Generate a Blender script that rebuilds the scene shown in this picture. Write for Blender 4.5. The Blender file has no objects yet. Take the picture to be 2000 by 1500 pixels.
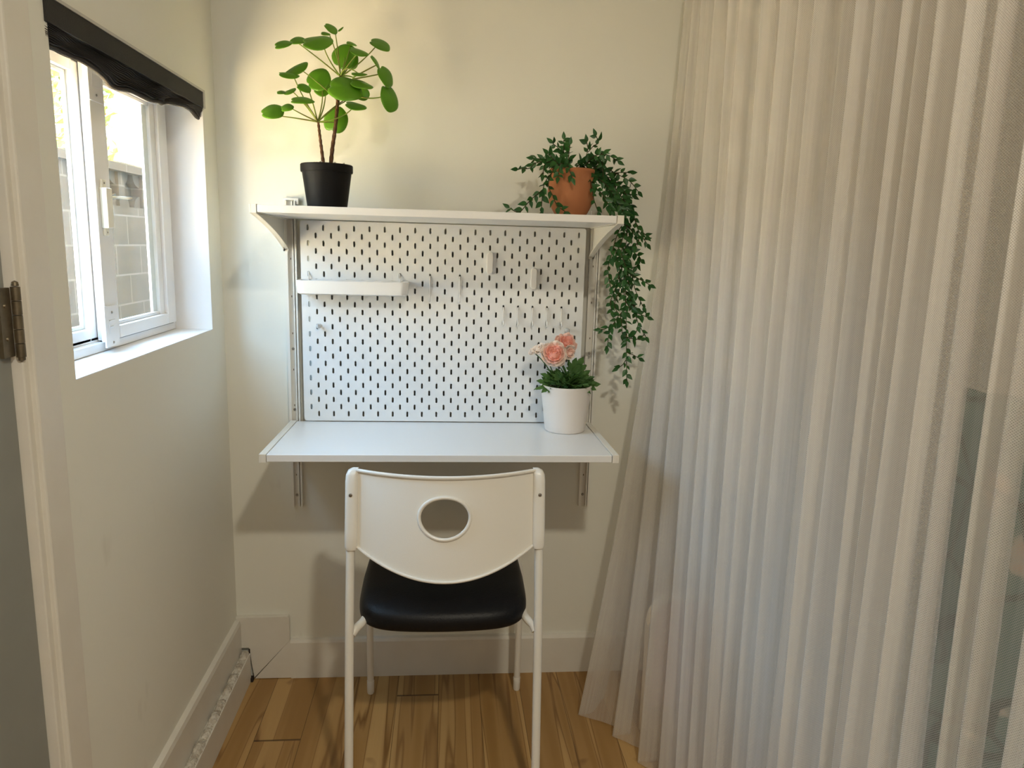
import bpy, bmesh, math, random
from math import sin, cos, pi, sqrt, radians
from mathutils import Vector, Matrix
random.seed(7)
scene = bpy.context.scene
COL = scene.collection

# ---------------------------------------------------------------- camera
CAM = Vector((0.5943, -2.0633, 1.2745))
YAW, PITCH, ROLL, FPX = 0.0912, -0.18425, 0.02801, 1455.77
_f = Vector((sin(YAW)*cos(PITCH), cos(YAW)*cos(PITCH), sin(PITCH)))
_r = Vector((cos(YAW), -sin(YAW), 0)); _u = _r.cross(_f)
CR = _r*cos(ROLL) + _u*sin(ROLL); CU = -_r*sin(ROLL) + _u*cos(ROLL); CF = _f
cam = bpy.data.cameras.new('camera'); camo = bpy.data.objects.new('camera', cam); COL.objects.link(camo)
cam.sensor_width = 36; cam.lens = FPX/2000*36; cam.clip_start = .02; cam.clip_end = 200
M = Matrix((CR, CU, -CF)).transposed().to_4x4(); M.translation = CAM
camo.matrix_world = M
scene.camera = camo
scene.view_settings.view_transform = 'Standard'; scene.view_settings.look = 'None'
scene.view_settings.exposure = 0.2; scene.view_settings.gamma = 1.0
scene.view_settings.use_curve_mapping = False
scene.cycles.max_bounces = 8; scene.cycles.diffuse_bounces = 5; scene.cycles.transparent_max_bounces = 24
scene.cycles.sample_clamp_indirect = 22.0
scene.cycles.use_adaptive_sampling = True; scene.cycles.adaptive_threshold = 0.02
scene.cycles.use_guiding = True; scene.cycles.use_surface_guiding = True; scene.cycles.guiding_training_samples = 32

# ---------------------------------------------------------------- sky, sun, lamp
world = bpy.data.worlds.new('World'); scene.world = world; world.use_nodes = True
wn = world.node_tree.nodes; wn.clear()
bg = wn.new('ShaderNodeBackground'); wo = wn.new('ShaderNodeOutputWorld')
bg.inputs[0].default_value = (0.42, 0.67, 1.0, 1); bg.inputs[1].default_value = 15.0
world.node_tree.links.new(bg.outputs[0], wo.inputs[0])
sun = bpy.data.lights.new('sun', 'SUN'); sun.energy = 215; sun.angle = .01; sun.color = (1.0, .84, .58)
suno = bpy.data.objects.new('sun', sun); COL.objects.link(suno)
suno.rotation_euler = Vector((-.15, -.05, -.98)).to_track_quat('-Z', 'Y').to_euler()
pl = bpy.data.lights.new('window_portal', 'AREA'); pl.shape = 'RECTANGLE'; pl.size = .72; pl.size_y = .58
pl.cycles.is_portal = True
po = bpy.data.objects.new('window_portal', pl); COL.objects.link(po); po.location = (-.16, -.46, 1.32)
po.rotation_euler = Vector((1, 0, 0)).to_track_quat('-Z', 'Y').to_euler()
LAMP = Vector((1.00, -2.25, 2.44))
ll = bpy.data.lights.new('ceiling_lamp_light', 'AREA'); ll.shape = 'DISK'; ll.size = .13; ll.energy = 22; ll.color = (1.0, .92, .75)
lo = bpy.data.objects.new('ceiling_lamp_light', ll); COL.objects.link(lo); lo.location = LAMP + Vector((0, 0, -.07))
# added soft fill light behind the camera, with no window modelled there
l2 = bpy.data.lights.new('rear_fill_light', 'AREA'); l2.shape = 'RECTANGLE'; l2.size = 1.4; l2.size_y = 1.2; l2.energy = 4; l2.color = (1.0, .95, .88)
l2o = bpy.data.objects.new('rear_fill_light', l2); COL.objects.link(l2o); l2o.location = (1.3, -3.55, 1.55)
l2o.rotation_euler = Vector((0, 1, 0)).to_track_quat('-Z', 'Y').to_euler()

def at(px, py, Y):
    d = CF + CR*((px-1000)/FPX) - CU*((py-750)/FPX)
    return CAM + d*((Y-CAM.y)/d.y)
def atX(px, py, X):
    d = CF + CR*((px-1000)/FPX) - CU*((py-750)/FPX)
    return CAM + d*((X-CAM.x)/d.x)

# ---------------------------------------------------------------- materials
MATS = {}
def mat(name, col, rough=.5, spec=.5, metal=0, bump=None, var=None, trans=0, sheen=0, coat=0):
    """procedural principled material; var=(scale, amount, color2); bump=(scale, strength)"""
    m = bpy.data.materials.new(name); m.use_nodes = True; nt = m.node_tree; n = nt.nodes; L = nt.links
    b = n['Principled BSDF']
    b.inputs['Base Color'].default_value = (*col, 1); b.inputs['Roughness'].default_value = rough
    b.inputs['Specular IOR Level'].default_value = spec; b.inputs['Metallic'].default_value = metal
    if coat: b.inputs['Coat Weight'].default_value = coat
    tc = n.new('ShaderNodeTexCoord')
    if var:
        no = n.new('ShaderNodeTexNoise'); no.inputs['Scale'].default_value = var[0]; no.inputs['Detail'].default_value = 5
        L.new(tc.outputs['Object'], no.inputs['Vector'])
        r = n.new('ShaderNodeMapRange'); r.inputs[1].default_value = .35; r.inputs[2].default_value = .7; r.inputs[4].default_value = var[1]
        L.new(no.outputs['Fac'], r.inputs[0])
        mx = n.new('ShaderNodeMix'); mx.data_type = 'RGBA'; mx.inputs[6].default_value = (*col, 1); mx.inputs[7].default_value = (*var[2], 1)
        L.new(r.outputs[0], mx.inputs[0]); L.new(mx.outputs[2], b.inputs['Base Color'])
    if bump:
        nb = n.new('ShaderNodeTexNoise'); nb.inputs['Scale'].default_value = bump[0]; nb.inputs['Detail'].default_value = 4
        L.new(tc.outputs['Object'], nb.inputs['Vector'])
        bp = n.new('ShaderNodeBump'); bp.inputs['Strength'].default_value = bump[1]; bp.inputs['Distance'].default_value = .01
        L.new(nb.outputs['Fac'], bp.inputs['Height']); L.new(bp.outputs[0], b.inputs['Normal'])
    if trans:
        tr = n.new('ShaderNodeBsdfTranslucent'); tr.inputs[0].default_value = (min(1, col[0]*2.2), min(1, col[1]*1.7), col[2]*1.2, 1)
        ms = n.new('ShaderNodeMixShader'); ms.inputs[0].default_value = trans
        L.new(b.outputs[0], ms.inputs[1]); L.new(tr.outputs[0], ms.inputs[2]); L.new(ms.outputs[0], n['Material Output'].inputs[0])
    MATS[name] = m
    return m

def wall_mat(name, col):
    m = mat(name, col, .75, .25)
    nt = m.node_tree; n = nt.nodes; L = nt.links; b = n['Principled BSDF']
    tc = n.new('ShaderNodeTexCoord')
    # grey scuffs and smudges, low on the wall, elongated
    mp = n.new('ShaderNodeMapping'); mp.inputs['Scale'].default_value = (9, 9, 4)
    L.new(tc.outputs['Object'], mp.inputs[0])
    no = n.new('ShaderNodeTexNoise'); no.inputs['Scale'].default_value = 1.1; no.inputs['Detail'].default_value = 3
    L.new(mp.outputs[0], no.inputs['Vector'])
    r = n.new('ShaderNodeMapRange'); r.inputs[1].default_value = .66; r.inputs[2].default_value = .76; r.inputs[4].default_value = .28
    L.new(no.outputs['Fac'], r.inputs[0])
    sx = n.new('ShaderNodeSeparateXYZ'); L.new(tc.outputs['Object'], sx.inputs[0])
    rz = n.new('ShaderNodeMapRange'); rz.inputs[1].default_value = 1.0; rz.inputs[2].default_value = .6; L.new(sx.outputs[2], rz.inputs[0])
    mu = n.new('ShaderNodeMath'); mu.operation = 'MULTIPLY'; L.new(r.outputs[0], mu.inputs[0]); L.new(rz.outputs[0], mu.inputs[1])
    mx = n.new('ShaderNodeMix'); mx.data_type = 'RGBA'; mx.inputs[6].default_value = (*col, 1); mx.inputs[7].default_value = (.42, .37, .31, 1)
    L.new(mu.outputs[0], mx.inputs[0]); L.new(mx.outputs[2], b.inputs['Base Color'])
    nb = n.new('ShaderNodeTexNoise'); nb.inputs['Scale'].default_value = 60; L.new(tc.outputs['Object'], nb.inputs['Vector'])
    n2 = n.new('ShaderNodeTexNoise'); n2.inputs['Scale'].default_value = 4; L.new(tc.outputs['Object'], n2.inputs['Vector'])
    ad = n.new('ShaderNodeMath'); ad.operation = 'MULTIPLY_ADD'; ad.inputs[1].default_value = .12; L.new(nb.outputs['Fac'], ad.inputs[0]); L.new(n2.outputs['Fac'], ad.inputs[2])
    bp = n.new('ShaderNodeBump'); bp.inputs['Strength'].default_value = .12; bp.inputs['Distance'].default_value = .02
    L.new(ad.outputs[0], bp.inputs['Height']); L.new(bp.outputs[0], b.inputs['Normal'])
    return m
WALL = wall_mat('wall_paint', (.79, .78, .70))
TRIM = mat('trim_paint', (.74, .71, .64), .4, .4, bump=(25, .05), var=(14, .25, (.62, .57, .49)))
CEIL = mat('ceiling_paint', (.82, .80, .76), .9, .1)
PLASTER = mat('reveal_paint', (.84, .83, .82), .6, .3)
WHITEM = mat('white_lacquer', (.82, .81, .79), .28, .5)
BRKT = mat('bracket_plastic', (.80, .76, .67), .4, .5)
BOARDM = mat('pegboard_white', (.80, .80, .78), .65, .22)
CLIPM = mat('accessory_white', (.80, .78, .74), .4, .5)
STEELW = mat('white_powder_coat', (.80, .77, .70), .3, .5, bump=(200, .02))
PLAS = mat('chair_plastic', (.82, .79, .72), .35, .5, bump=(400, .03))
BLACKV = mat('black_leatherette', (.004, .004, .005), .42, .28, bump=(350, .12))
SCREW = mat('screw_metal', (.35, .33, .30), .35, .5, 1)
CLEAR = mat('clear_connector', (.55, .57, .58), .15, .7)
UPVC = mat('window_vinyl', (.85, .84, .83), .3, .5)
LATCHM = mat('latch_cream', (.85, .82, .70), .35, .5)
RUBBER = mat('gasket', (.03, .03, .03), .7)
BRASS = mat('old_brass', (.22, .18, .12), .45, .5, .8, var=(60, .6, (.10, .08, .05)))
DOORM = mat('door_grey_paint', (.28, .285, .26), .6, .3, var=(8, .4, (.22, .22, .20)))
POTB = mat('black_pot', (.008, .007, .006), .55, .14)
POTW = mat('white_pot_glaze', (.80, .74, .68), .30, .5)
TERRA = mat('terracotta', (.41, .165, .072), .75, .2, bump=(90, .08), var=(18, .5, (.38, .14, .055)))
PEB = mat('pale_pebbles', (.62, .54, .44), .8, .2, var=(80, .8, (.34, .28, .22)))
SOIL = mat('soil', (.05, .035, .022), .95, .1)
BARK = mat('bark', (.085, .040, .020), .8, .2, bump=(160, .5), var=(90, .8, (.18, .09, .045)))
PETI = mat('petiole_green', (.22, .34, .05), .5, .3, var=(30, .8, (.20, .13, .04)))
PILEA = mat('round_leaf_green', (.115, .30, .016), .38, .45, var=(26, .7, (.18, .42, .03)), trans=.30)
IVYL = mat('dark_leaf_green', (.016, .075, .016), .4, .4, var=(60, .8, (.035, .13, .022)), trans=.12)
IVYS = mat('vine_stem', (.055, .045, .016), .7, .2)
FOLI = mat('flower_leaf_green', (.060, .150, .035), .55, .3, var=(50, .8, (.12, .23, .07)), trans=.15)
PET1 = mat('petal_cream', (.95, .82, .72), .6, .2, trans=.12)
PET2 = mat('petal_peach', (.94, .62, .52), .6, .2, trans=.1)
PET3 = mat('petal_coral', (.92, .40, .31), .6, .2, trans=.08)
BLINDM = mat('blind_charcoal', (.035, .033, .030), .7, .2, bump=(500, .3))
BLINDF = mat('blind_pleat_fabric', (.060, .055, .052), .8, .15, bump=(600, .4))
BLINDE = mat('blind_end_grey', (.50, .48, .44), .5, .3)
CONC = mat('concrete_block', (.36, .32, .27), .95, .1, bump=(40, .5), var=(6, .8, (.28, .24, .20)))
STUCCO = mat('yellow_stucco', (.17, .14, .08), .9, .1)
ROOFG = mat('grey_fascia', (.09, .10, .11), .8, .1)
GROUND = mat('outside_concrete', (.66, .58, .46), .95, .1, var=(3, .6, (.60, .52, .40)))
LAMPM = mat('lamp_white', (.8, .8, .78), .5)
PINK = mat('pink_panel', (.72, .42, .34), .6, .3)
CREAMF = mat('cream_bed_frame', (.80, .70, .55), .45, .4)
MATT = mat('mattress_white', (.75, .72, .68), .9, .1)
FRONTM = mat('far_wall_paint', (.46, .42, .37), .85, .2)
SLOTSHADE = mat('slot_shade_brown', (.075, .058, .040), .9, .1)  # darkened fibreboard brown for back and slot walls; slot shade put into the colour
CRUMB = mat('rough_plaster_edge', (.74, .70, .62), .95, .1, bump=(120, .9), var=(70, .9, (.50, .43, .34)))
DARKGAP = mat('dark_gap', (.04, .03, .025), .9, .1)

def floor_mat():
    m = bpy.data.materials.new('floor_planks'); m.use_nodes = True; nt = m.node_tree; n = nt.nodes; L = nt.links
    b = n['Principled BSDF']; b.inputs['Roughness'].default_value = .38; b.inputs['Specular IOR Level'].default_value = .4
    def math(op, a, c=None, d=None):
        x = n.new('ShaderNodeMath'); x.operation = op
        for i, v in enumerate((a, c, d)):
            if v is None: continue
            if isinstance(v, (int, float)): x.inputs[i].default_value = v
            else: L.new(v, x.inputs[i])
        return x.outputs[0]
    def mixc(f, a, c):
        x = n.new('ShaderNodeMix'); x.data_type = 'RGBA'; L.new(f, x.inputs[0])
        for i, v in ((6, a), (7, c)):
            if isinstance(v, tuple): x.inputs[i].default_value = (*v, 1)
            else: L.new(v, x.inputs[i])
        return x.outputs[2]
    tc = n.new('ShaderNodeTexCoord'); sx = n.new('ShaderNodeSeparateXYZ'); L.new(tc.outputs['Object'], sx.inputs[0])
    W = .118
    xs = math('DIVIDE', math('ADD', sx.outputs[0], .005), W)
    ip = math('FLOOR', xs); fr = math('FRACT', xs)
    wn_ = n.new('ShaderNodeTexWhiteNoise'); wn_.noise_dimensions = '1D'; L.new(ip, wn_.inputs['W'])
    rnd = wn_.outputs['Value']
    ys = math('ADD', math('DIVIDE', sx.outputs[1], 3.6), math('MULTIPLY', rnd, 7.3))
    iy = math('FLOOR', ys); fy = math('FRACT', ys)
    w2 = n.new('ShaderNodeTexWhiteNoise'); w2.noise_dimensions = '2D'
    cb = n.new('ShaderNodeCombineXYZ'); L.new(ip, cb.inputs[0]); L.new(iy, cb.inputs[1]); L.new(cb.outputs[0], w2.inputs['Vector'])
    pr = w2.outputs['Value']
    # stretched coordinates, shifted per plank
    c2 = n.new('ShaderNodeCombineXYZ')
    L.new(math('MULTIPLY', sx.outputs[0], 23.0), c2.inputs[0]); L.new(math('ADD', math('MULTIPLY', sx.outputs[1], .85), math('MULTIPLY', pr, 31)), c2.inputs[1]); L.new(math('MULTIPLY', pr, 50), c2.inputs[2])
    g = n.new('ShaderNodeTexNoise'); g.inputs['Scale'].default_value = 1.0; g.inputs['Detail'].default_value = 1.2; g.inputs['Distortion'].default_value = .25
    L.new(c2.outputs[0], g.inputs['Vector'])
    rp = n.new('ShaderNodeValToRGB'); e = rp.color_ramp.elements
    e[0].position = .0; e[0].color = (.56, .36, .145, 1)
    e[1].position = 1; e[1].color = (.27, .13, .035, 1)
    for p, c in ((.41, (.56, .36, .145, 1)), (.465, (.50, .31, .12, 1)), (.487, (.17, .075, .017, 1)), (.51, (.41, .24, .085, 1)), (.60, (.33, .18, .05, 1))):
        x = e.new(p); x.color = c
    L.new(g.outputs['Fac'], rp.inputs[0])
    # fine grain
    c3 = n.new('ShaderNodeCombineXYZ'); L.new(math('MULTIPLY', sx.outputs[0], 160.0), c3.inputs[0]); L.new(math('MULTIPLY', sx.outputs[1], 7.0), c3.inputs[1]); L.new(math('MULTIPLY', pr, 9), c3.inputs[2])
    g2 = n.new('ShaderNodeTexNoise'); g2.inputs['Scale'].default_value = 1; g2.inputs['Detail'].default_value = 3; L.new(c3.outputs[0], g2.inputs['Vector'])
    fine = math('MULTIPLY', g2.outputs['Fac'], .35)
    c = mixc(fine, rp.outputs[0], (.36, .20, .07))
    tone = math('MULTIPLY', math('POWER', pr, 1.6), .35)
    c = mixc(tone, c, (.38, .22, .085))
    # knots
    vo = n.new('ShaderNodeTexNoise'); vo.inputs['Scale'].default_value = 9; L.new(tc.outputs['Object'], vo.inputs['Vector'])
    kn = n.new('ShaderNodeMapRange'); kn.inputs[1].default_value = .70; kn.inputs[2].default_value = .78; kn.inputs[4].default_value = .7; L.new(vo.outputs['Fac'], kn.inputs[0])
    c = mixc(kn.outputs[0], c, (.16, .07, .02))
    # seams
    s1 = math('LESS_THAN', fr, .012); s2 = math('LESS_THAN', fy, .0018); sm = math('MULTIPLY', math('MAXIMUM', s1, s2), .8)
    c = mixc(sm, c, (.06, .028, .01))
    L.new(c, b.inputs['Base Color'])
    bp = n.new('ShaderNodeBump'); bp.inputs['Strength'].default_value = .25; bp.inputs['Distance'].default_value = .001; bp.invert = True
    L.new(sm, bp.inputs['Height']); L.new(bp.outputs[0], b.inputs['Normal'])
    return m
FLOORM = floor_mat()

def block_wall_mat():
    m = mat('block_wall', (.40, .35, .29), .95, .1); nt = m.node_tree; n = nt.nodes; L = nt.links; b = n['Principled BSDF']
    tc = n.new('ShaderNodeTexCoord'); mp = n.new('ShaderNodeMapping'); mp.inputs['Rotation'].default_value = (0, pi/2, pi/2)
    sx = n.new('ShaderNodeSeparateXYZ'); cb = n.new('ShaderNodeCombineXYZ'); L.new(tc.outputs['Object'], sx.inputs[0])
    L.new(sx.outputs[1], cb.inputs[0]); L.new(sx.outputs[2], cb.inputs[1])
    br = n.new('ShaderNodeTexBrick'); L.new(cb.outputs[0], br.inputs['Vector']); br.inputs['Scale'].default_value = 1
    br.inputs['Brick Width'].default_value = .4; br.inputs['Row Height'].default_value = .2; br.inputs['Mortar Size'].default_value = .006
    br.inputs['Color1'].default_value = (.115, .085, .056, 1); br.inputs['Color2'].default_value = (.095, .070, .045, 1); br.inputs['Mortar'].default_value = (.17, .135, .10, 1)
    L.new(br.outputs['Color'], b.inputs['Base Color'])
    return m
BLOCK = block_wall_mat()

def glass_mat():
    m = bpy.data.materials.new('window_glass'); m.use_nodes = True; nt = m.node_tree; n = nt.nodes; L = nt.links; n.remove(n['Principled BSDF'])
    t = n.new('ShaderNodeBsdfTransparent'); t.inputs[0].default_value = (.96, .98, .97, 1); g = n.new('ShaderNodeBsdfGlossy'); g.inputs['Roughness'].default_value = .02
    lw = n.new('ShaderNodeLayerWeight'); lw.inputs[0].default_value = .5; ms = n.new('ShaderNodeMixShader')
    pw = n.new('ShaderNodeMath'); pw.operation = 'POWER'; pw.inputs[1].default_value = 5; L.new(lw.outputs['Facing'], pw.inputs[0])
    fr = n.new('ShaderNodeMath'); fr.operation = 'MULTIPLY_ADD'; fr.inputs[1].default_value = .5; fr.inputs[2].default_value = .02; L.new(pw.outputs[0], fr.inputs[0])
    L.new(fr.outputs[0], ms.inputs[0]); L.new(t.outputs[0], ms.inputs[1]); L.new(g.outputs[0], ms.inputs[2]); L.new(ms.outputs[0], n['Material Output'].inputs[0])
    return m
GLASS = glass_mat()

def sheer_mat(name, a=.42, mesh=True):
    m = bpy.data.materials.new(name); m.use_nodes = True; nt = m.node_tree; n = nt.nodes; L = nt.links; n.remove(n['Principled BSDF'])
    def math(op, x, y=None):
        k = n.new('ShaderNodeMath'); k.operation = op
        for i, v in enumerate((x, y)):
            if v is None: continue
            if isinstance(v, (int, float)): k.inputs[i].default_value = v
            else: L.new(v, k.inputs[i])
        return k.outputs[0]
    lw = n.new('ShaderNodeLayerWeight'); lw.inputs[0].default_value = .5
    cosv = math('MAXIMUM', math('SUBTRACT', 1.0, lw.outputs['Facing']), .42)
    # thread weave: the woven net is denser along its threads
    uv = n.new('ShaderNodeUVMap'); sx = n.new('ShaderNodeSeparateXYZ'); L.new(uv.outputs[0], sx.inputs[0])
    P = 2*pi/.0032
    s1 = math('SINE', math('MULTIPLY', math('ADD', sx.outputs[0], sx.outputs[1]), P)); s2 = math('SINE', math('MULTIPLY', math('SUBTRACT', sx.outputs[0], sx.outputs[1]), P))
    th = math('MULTIPLY', math('MAXIMUM', s1, s2), .16)
    # slubby streaks along the drop
    cb = n.new('ShaderNodeCombineXYZ'); L.new(math('MULTIPLY', sx.outputs[0], 140.0), cb.inputs[0]); L.new(math('MULTIPLY', sx.outputs[1], 3.0), cb.inputs[1])
    no = n.new('ShaderNodeTexNoise'); no.inputs['Scale'].default_value = 1; no.inputs['Detail'].default_value = 2; L.new(cb.outputs[0], no.inputs['Vector'])
    st = math('MULTIPLY', math('SUBTRACT', no.outputs['Fac'], .5), .16)
    al = math('ADD', math('ADD', a, st), th if mesh else 0.0)
    al = math('MINIMUM', math('MAXIMUM', al, .08), .9)
    fac = math('SUBTRACT', 1.0, math('POWER', math('SUBTRACT', 1.0, al), math('DIVIDE', 1.0, cosv)))
    t = n.new('ShaderNodeBsdfTransparent'); d = n.new('ShaderNodeBsdfDiffuse'); d.inputs[0].default_value = (.94, .90, .84, 1)
    tr = n.new('ShaderNodeBsdfTranslucent'); tr.inputs[0].default_value = (.94, .90, .84, 1)
    m1 = n.new('ShaderNodeMixShader'); m1.inputs[0].default_value = .35; L.new(d.outputs[0], m1.inputs[1]); L.new(tr.outputs[0], m1.inputs[2])
    m2 = n.new('ShaderNodeMixShader'); L.new(fac, m2.inputs[0]); L.new(t.outputs[0], m2.inputs[1]); L.new(m1.outputs[0], m2.inputs[2])
    L.new(m2.outputs[0], n['Material Output'].inputs[0])
    return m
SHEER = sheer_mat('sheer_voile', .25)
SHEER2 = sheer_mat('sheer_voile_rear', .62)

def floral_mat():
    m = mat('teal_floral_fabric', (.10, .19, .16), .9, .1); nt = m.node_tree; n = nt.nodes; L = nt.links; b = n['Principled BSDF']
    tc = n.new('ShaderNodeTexCoord')
    v = n.new('ShaderNodeTexVoronoi'); v.inputs['Scale'].default_value = 6.5; L.new(tc.outputs['Object'], v.inputs['Vector'])
    no = n.new('ShaderNodeTexNoise'); no.inputs['Scale'].default_value = 24; L.new(tc.outputs['Object'], no.inputs['Vector'])
    ad = n.new('ShaderNodeMath'); ad.operation = 'MULTIPLY_ADD'; ad.inputs[1].default_value = .5; L.new(no.outputs['Fac'], ad.inputs[0]); L.new(v.outputs['Distance'], ad.inputs[2])
    rp = n.new('ShaderNodeValToRGB'); e = rp.color_ramp.elements; rp.color_ramp.interpolation = 'EASE'
    e[0].position = .30; e[0].color = (.62, .33, .12, 1); e[1].position = .72; e[1].color = (.17, .27, .23, 1)
    for p, c in ((.38, (.72, .48, .34, 1)), (.48, (.66, .55, .44, 1)), (.56, (.17, .27, .23, 1))):
        x = e.new(p); x.color = c
    L.new(ad.outputs[0], rp.inputs[0])
    w = n.new('ShaderNodeTexVoronoi'); w.feature = 'DISTANCE_TO_EDGE'; w.inputs['Scale'].default_value = 5; L.new(tc.outputs['Object'], w.inputs['Vector'])
    lt = n.new('ShaderNodeMath'); lt.operation = 'LESS_THAN'; lt.inputs[1].default_value = .03; L.new(w.outputs['Distance'], lt.inputs[0])
    mx = n.new('ShaderNodeMix'); mx.data_type = 'RGBA'; L.new(lt.outputs[0], mx.inputs[0]); L.new(rp.outputs[0], mx.inputs[6]); mx.inputs[7].default_value = (.08, .10, .08, 1)
    L.new(mx.outputs[2], b.inputs['Base Color'])
    return m
FLORAL = floral_mat()

# ---------------------------------------------------------------- geometry helpers
class MB:
    def __init__(s): s.v = []; s.f = []; s.m = []; s.cur = 0
    def add(s, vs, fs):
        o = len(s.v); s.v += [tuple(p) for p in vs]; s.f += [tuple(i+o for i in f) for f in fs]; s.m += [s.cur]*len(fs); return s
    def box(s, a, b):
        (x0, y0, z0), (x1, y1, z1) = a, b
        return s.add([(x0,y0,z0),(x1,y0,z0),(x1,y1,z0),(x0,y1,z0),(x0,y0,z1),(x1,y0,z1),(x1,y1,z1),(x0,y1,z1)],
                     [(0,3,2,1),(4,5,6,7),(0,1,5,4),(1,2,6,5),(2,3,7,6),(3,0,4,7)])
    def prism(s, pts, axis, a, b):
        """pts 2D polygon extruded along axis from a to b; axis 0: pts=(y,z); 1: (x,z); 2: (x,y)"""
        def mk(p, t): return {0: (t, p[0], p[1]), 1: (p[0], t, p[1]), 2: (p[0], p[1], t)}[axis]
        n = len(pts); vs = [mk(p, a) for p in pts]+[mk(p, b) for p in pts]
        fs = [tuple(range(n))[::-1], tuple(range(n, 2*n))]+[(i, (i+1) % n, n+(i+1) % n, n+i) for i in range(n)]
        return s.add(vs, fs)
    def tube(s, pts, r, n=12, cap=True, flat=1.0):
        pts = [Vector(p) for p in pts]; N = len(pts); R = r if isinstance(r, (list, tuple)) else [r]*N
        t0 = (pts[1]-pts[0]).normalized(); up = Vector((0, 0, 1)) if abs(t0.z) < .9 else Vector((0, 1, 0))
        nrm = (up - t0*up.dot(t0)).normalized(); vs = []
        for i, p in enumerate(pts):
            t = (pts[min(i+1, N-1)]-pts[max(i-1, 0)]).normalized(); nrm = (nrm - t*nrm.dot(t)).normalized(); bi = t.cross(nrm)
            for k in range(n):
                a = 2*pi*k/n; vs.append(p+(nrm*cos(a)*flat+bi*sin(a))*R[i])
        fs = [(i*n+k, i*n+(k+1) % n, (i+1)*n+(k+1) % n, (i+1)*n+k) for i in range(N-1) for k in range(n)]
        if cap: fs += [tuple(range(n))[::-1], tuple(range((N-1)*n, N*n))]
        return s.add(vs, fs)
    def lathe(s, prof, c, n=48, axis='z'):
        vs = []; fs = []
        for (r, z) in prof:
            for k in range(n):
                a = 2*pi*k/n
                if axis == 'z': vs.append((c[0]+r*cos(a), c[1]+r*sin(a), c[2]+z))
                elif axis == 'y': vs.append((c[0]+r*cos(a), c[1]+z, c[2]+r*sin(a)))
                else: vs.append((c[0]+z, c[1]+r*cos(a), c[2]+r*sin(a)))
        N = len(prof)
        fs = [(i*n+k, i*n+(k+1) % n, (i+1)*n+(k+1) % n, (i+1)*n+k) for i in range(N-1) for k in range(n)]
        fs += [tuple(range(n))[::-1], tuple(range((N-1)*n, N*n))]
        return s.add(vs, fs)
    def grid(s, P, nu, nv, closed=False):
        vs = [P(i/(nu if closed else nu-1), j/(nv-1)) for i in range(nu) for j in range(nv)]
        fs = []
        for i in range(nu if closed else nu-1):
            for j in range(nv-1):
                a = i*nv+j; b = ((i+1) % nu)*nv+j; fs.append((a, b, b+1, a+1))
        return s.add(vs, fs)
    def build(s, name, mats, parent=None, smooth=False, bevel=0, sub=0, solid=0, segs=2, recalc=True):
        me = bpy.data.meshes.new(name); me.from_pydata(s.v, [], s.f)
        if not isinstance(mats, (list, tuple)): mats = [mats]
        for m in mats: me.materials.append(m)
        if len(mats) > 1:
            me.polygons.foreach_set('material_index', s.m)
        if recalc:
            bm = bmesh.new(); bm.from_mesh(me); bmesh.ops.recalc_face_normals(bm, faces=bm.faces); bm.to_mesh(me); bm.free()
        o = bpy.data.objects.new(name, me); COL.objects.link(o)
        if parent:
            o.parent = parent
            # geometry is written in world coordinates: shift the mesh so the part sits in its parent's frame
            me.transform(Matrix.Translation(-world_loc(parent)))
        if smooth:
            me.polygons.foreach_set('use_smooth', [True]*len(me.polygons))
            if smooth == 'auto': me.set_sharp_from_angle(angle=radians(35))
        if solid: md = o.modifiers.new('solid', 'SOLIDIFY'); md.thickness = solid; md.offset = 0
        if bevel: md = o.modifiers.new('bevel', 'BEVEL'); md.width = bevel; md.segments = segs; md.limit_method = 'ANGLE'; md.angle_limit = radians(40); md.harden_normals = False
        if sub: md = o.modifiers.new('sub', 'SUBSURF'); md.levels = sub; md.render_levels = sub
        return o
def world_loc(o):
    v = Vector((0, 0, 0))
    while o: v += o.location; o = o.parent
    return v
def tag(o, label=None, cat=None, group=None, kind=None):
    if label: o['label'] = label
    if cat: o['category'] = cat
    if group: o['group'] = group
    if kind: o['kind'] = kind
    return o
def thing(name, loc, label, cat, group=None):
    o = bpy.data.objects.new(name, None); o.empty_display_size = .05; COL.objects.link(o); o.location = loc
    return tag(o, label, cat, group)
def center_origin(o):
    """move a top-level mesh's origin to the bottom centre of its shape"""
    me = o.data; xs = [v.co for v in me.vertices]
    c = Vector(((min(p.x for p in xs)+max(p.x for p in xs))/2, (min(p.y for p in xs)+max(p.y for p in xs))/2, min(p.z for p in xs)))
    me.transform(Matrix.Translation(-c)); o.location = c
    return o
def dup(root, delta, label=None):
    r = root.copy(); COL.objects.link(r); r.location = root.location+Vector(delta)
    if label: r['label'] = label
    for ch in list(root.children):
        c = ch.copy(); COL.objects.link(c); c.parent = r
        for g in ch.children:
            d = g.copy(); COL.objects.link(d); d.parent = c
    return r
def bez(p0, p1, p2, n=10):
    p0, p1, p2 = Vector(p0), Vector(p1), Vector(p2)
    return [p0*(1-t)**2+p1*2*t*(1-t)+p2*t*t for t in [i/n for i in range(n+1)]]
def spline(pts, n=6):
    P = [Vector(p) for p in pts]; P = [P[0]*2-P[1]]+P+[P[-1]*2-P[-2]]; out = []
    for i in range(1, len(P)-2):
        a, b, c, d = P[i-1:i+3]
        for k in range(n):
            t = k/n; out.append(.5*((2*b)+(c-a)*t+(2*a-5*b+4*c-d)*t*t+(-a+3*b-3*c+d)*t**3))
    out.append(P[-2]); return out
def struct(name, mb, m, **k): return tag(mb.build(name, m, **k), kind='structure')

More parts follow.
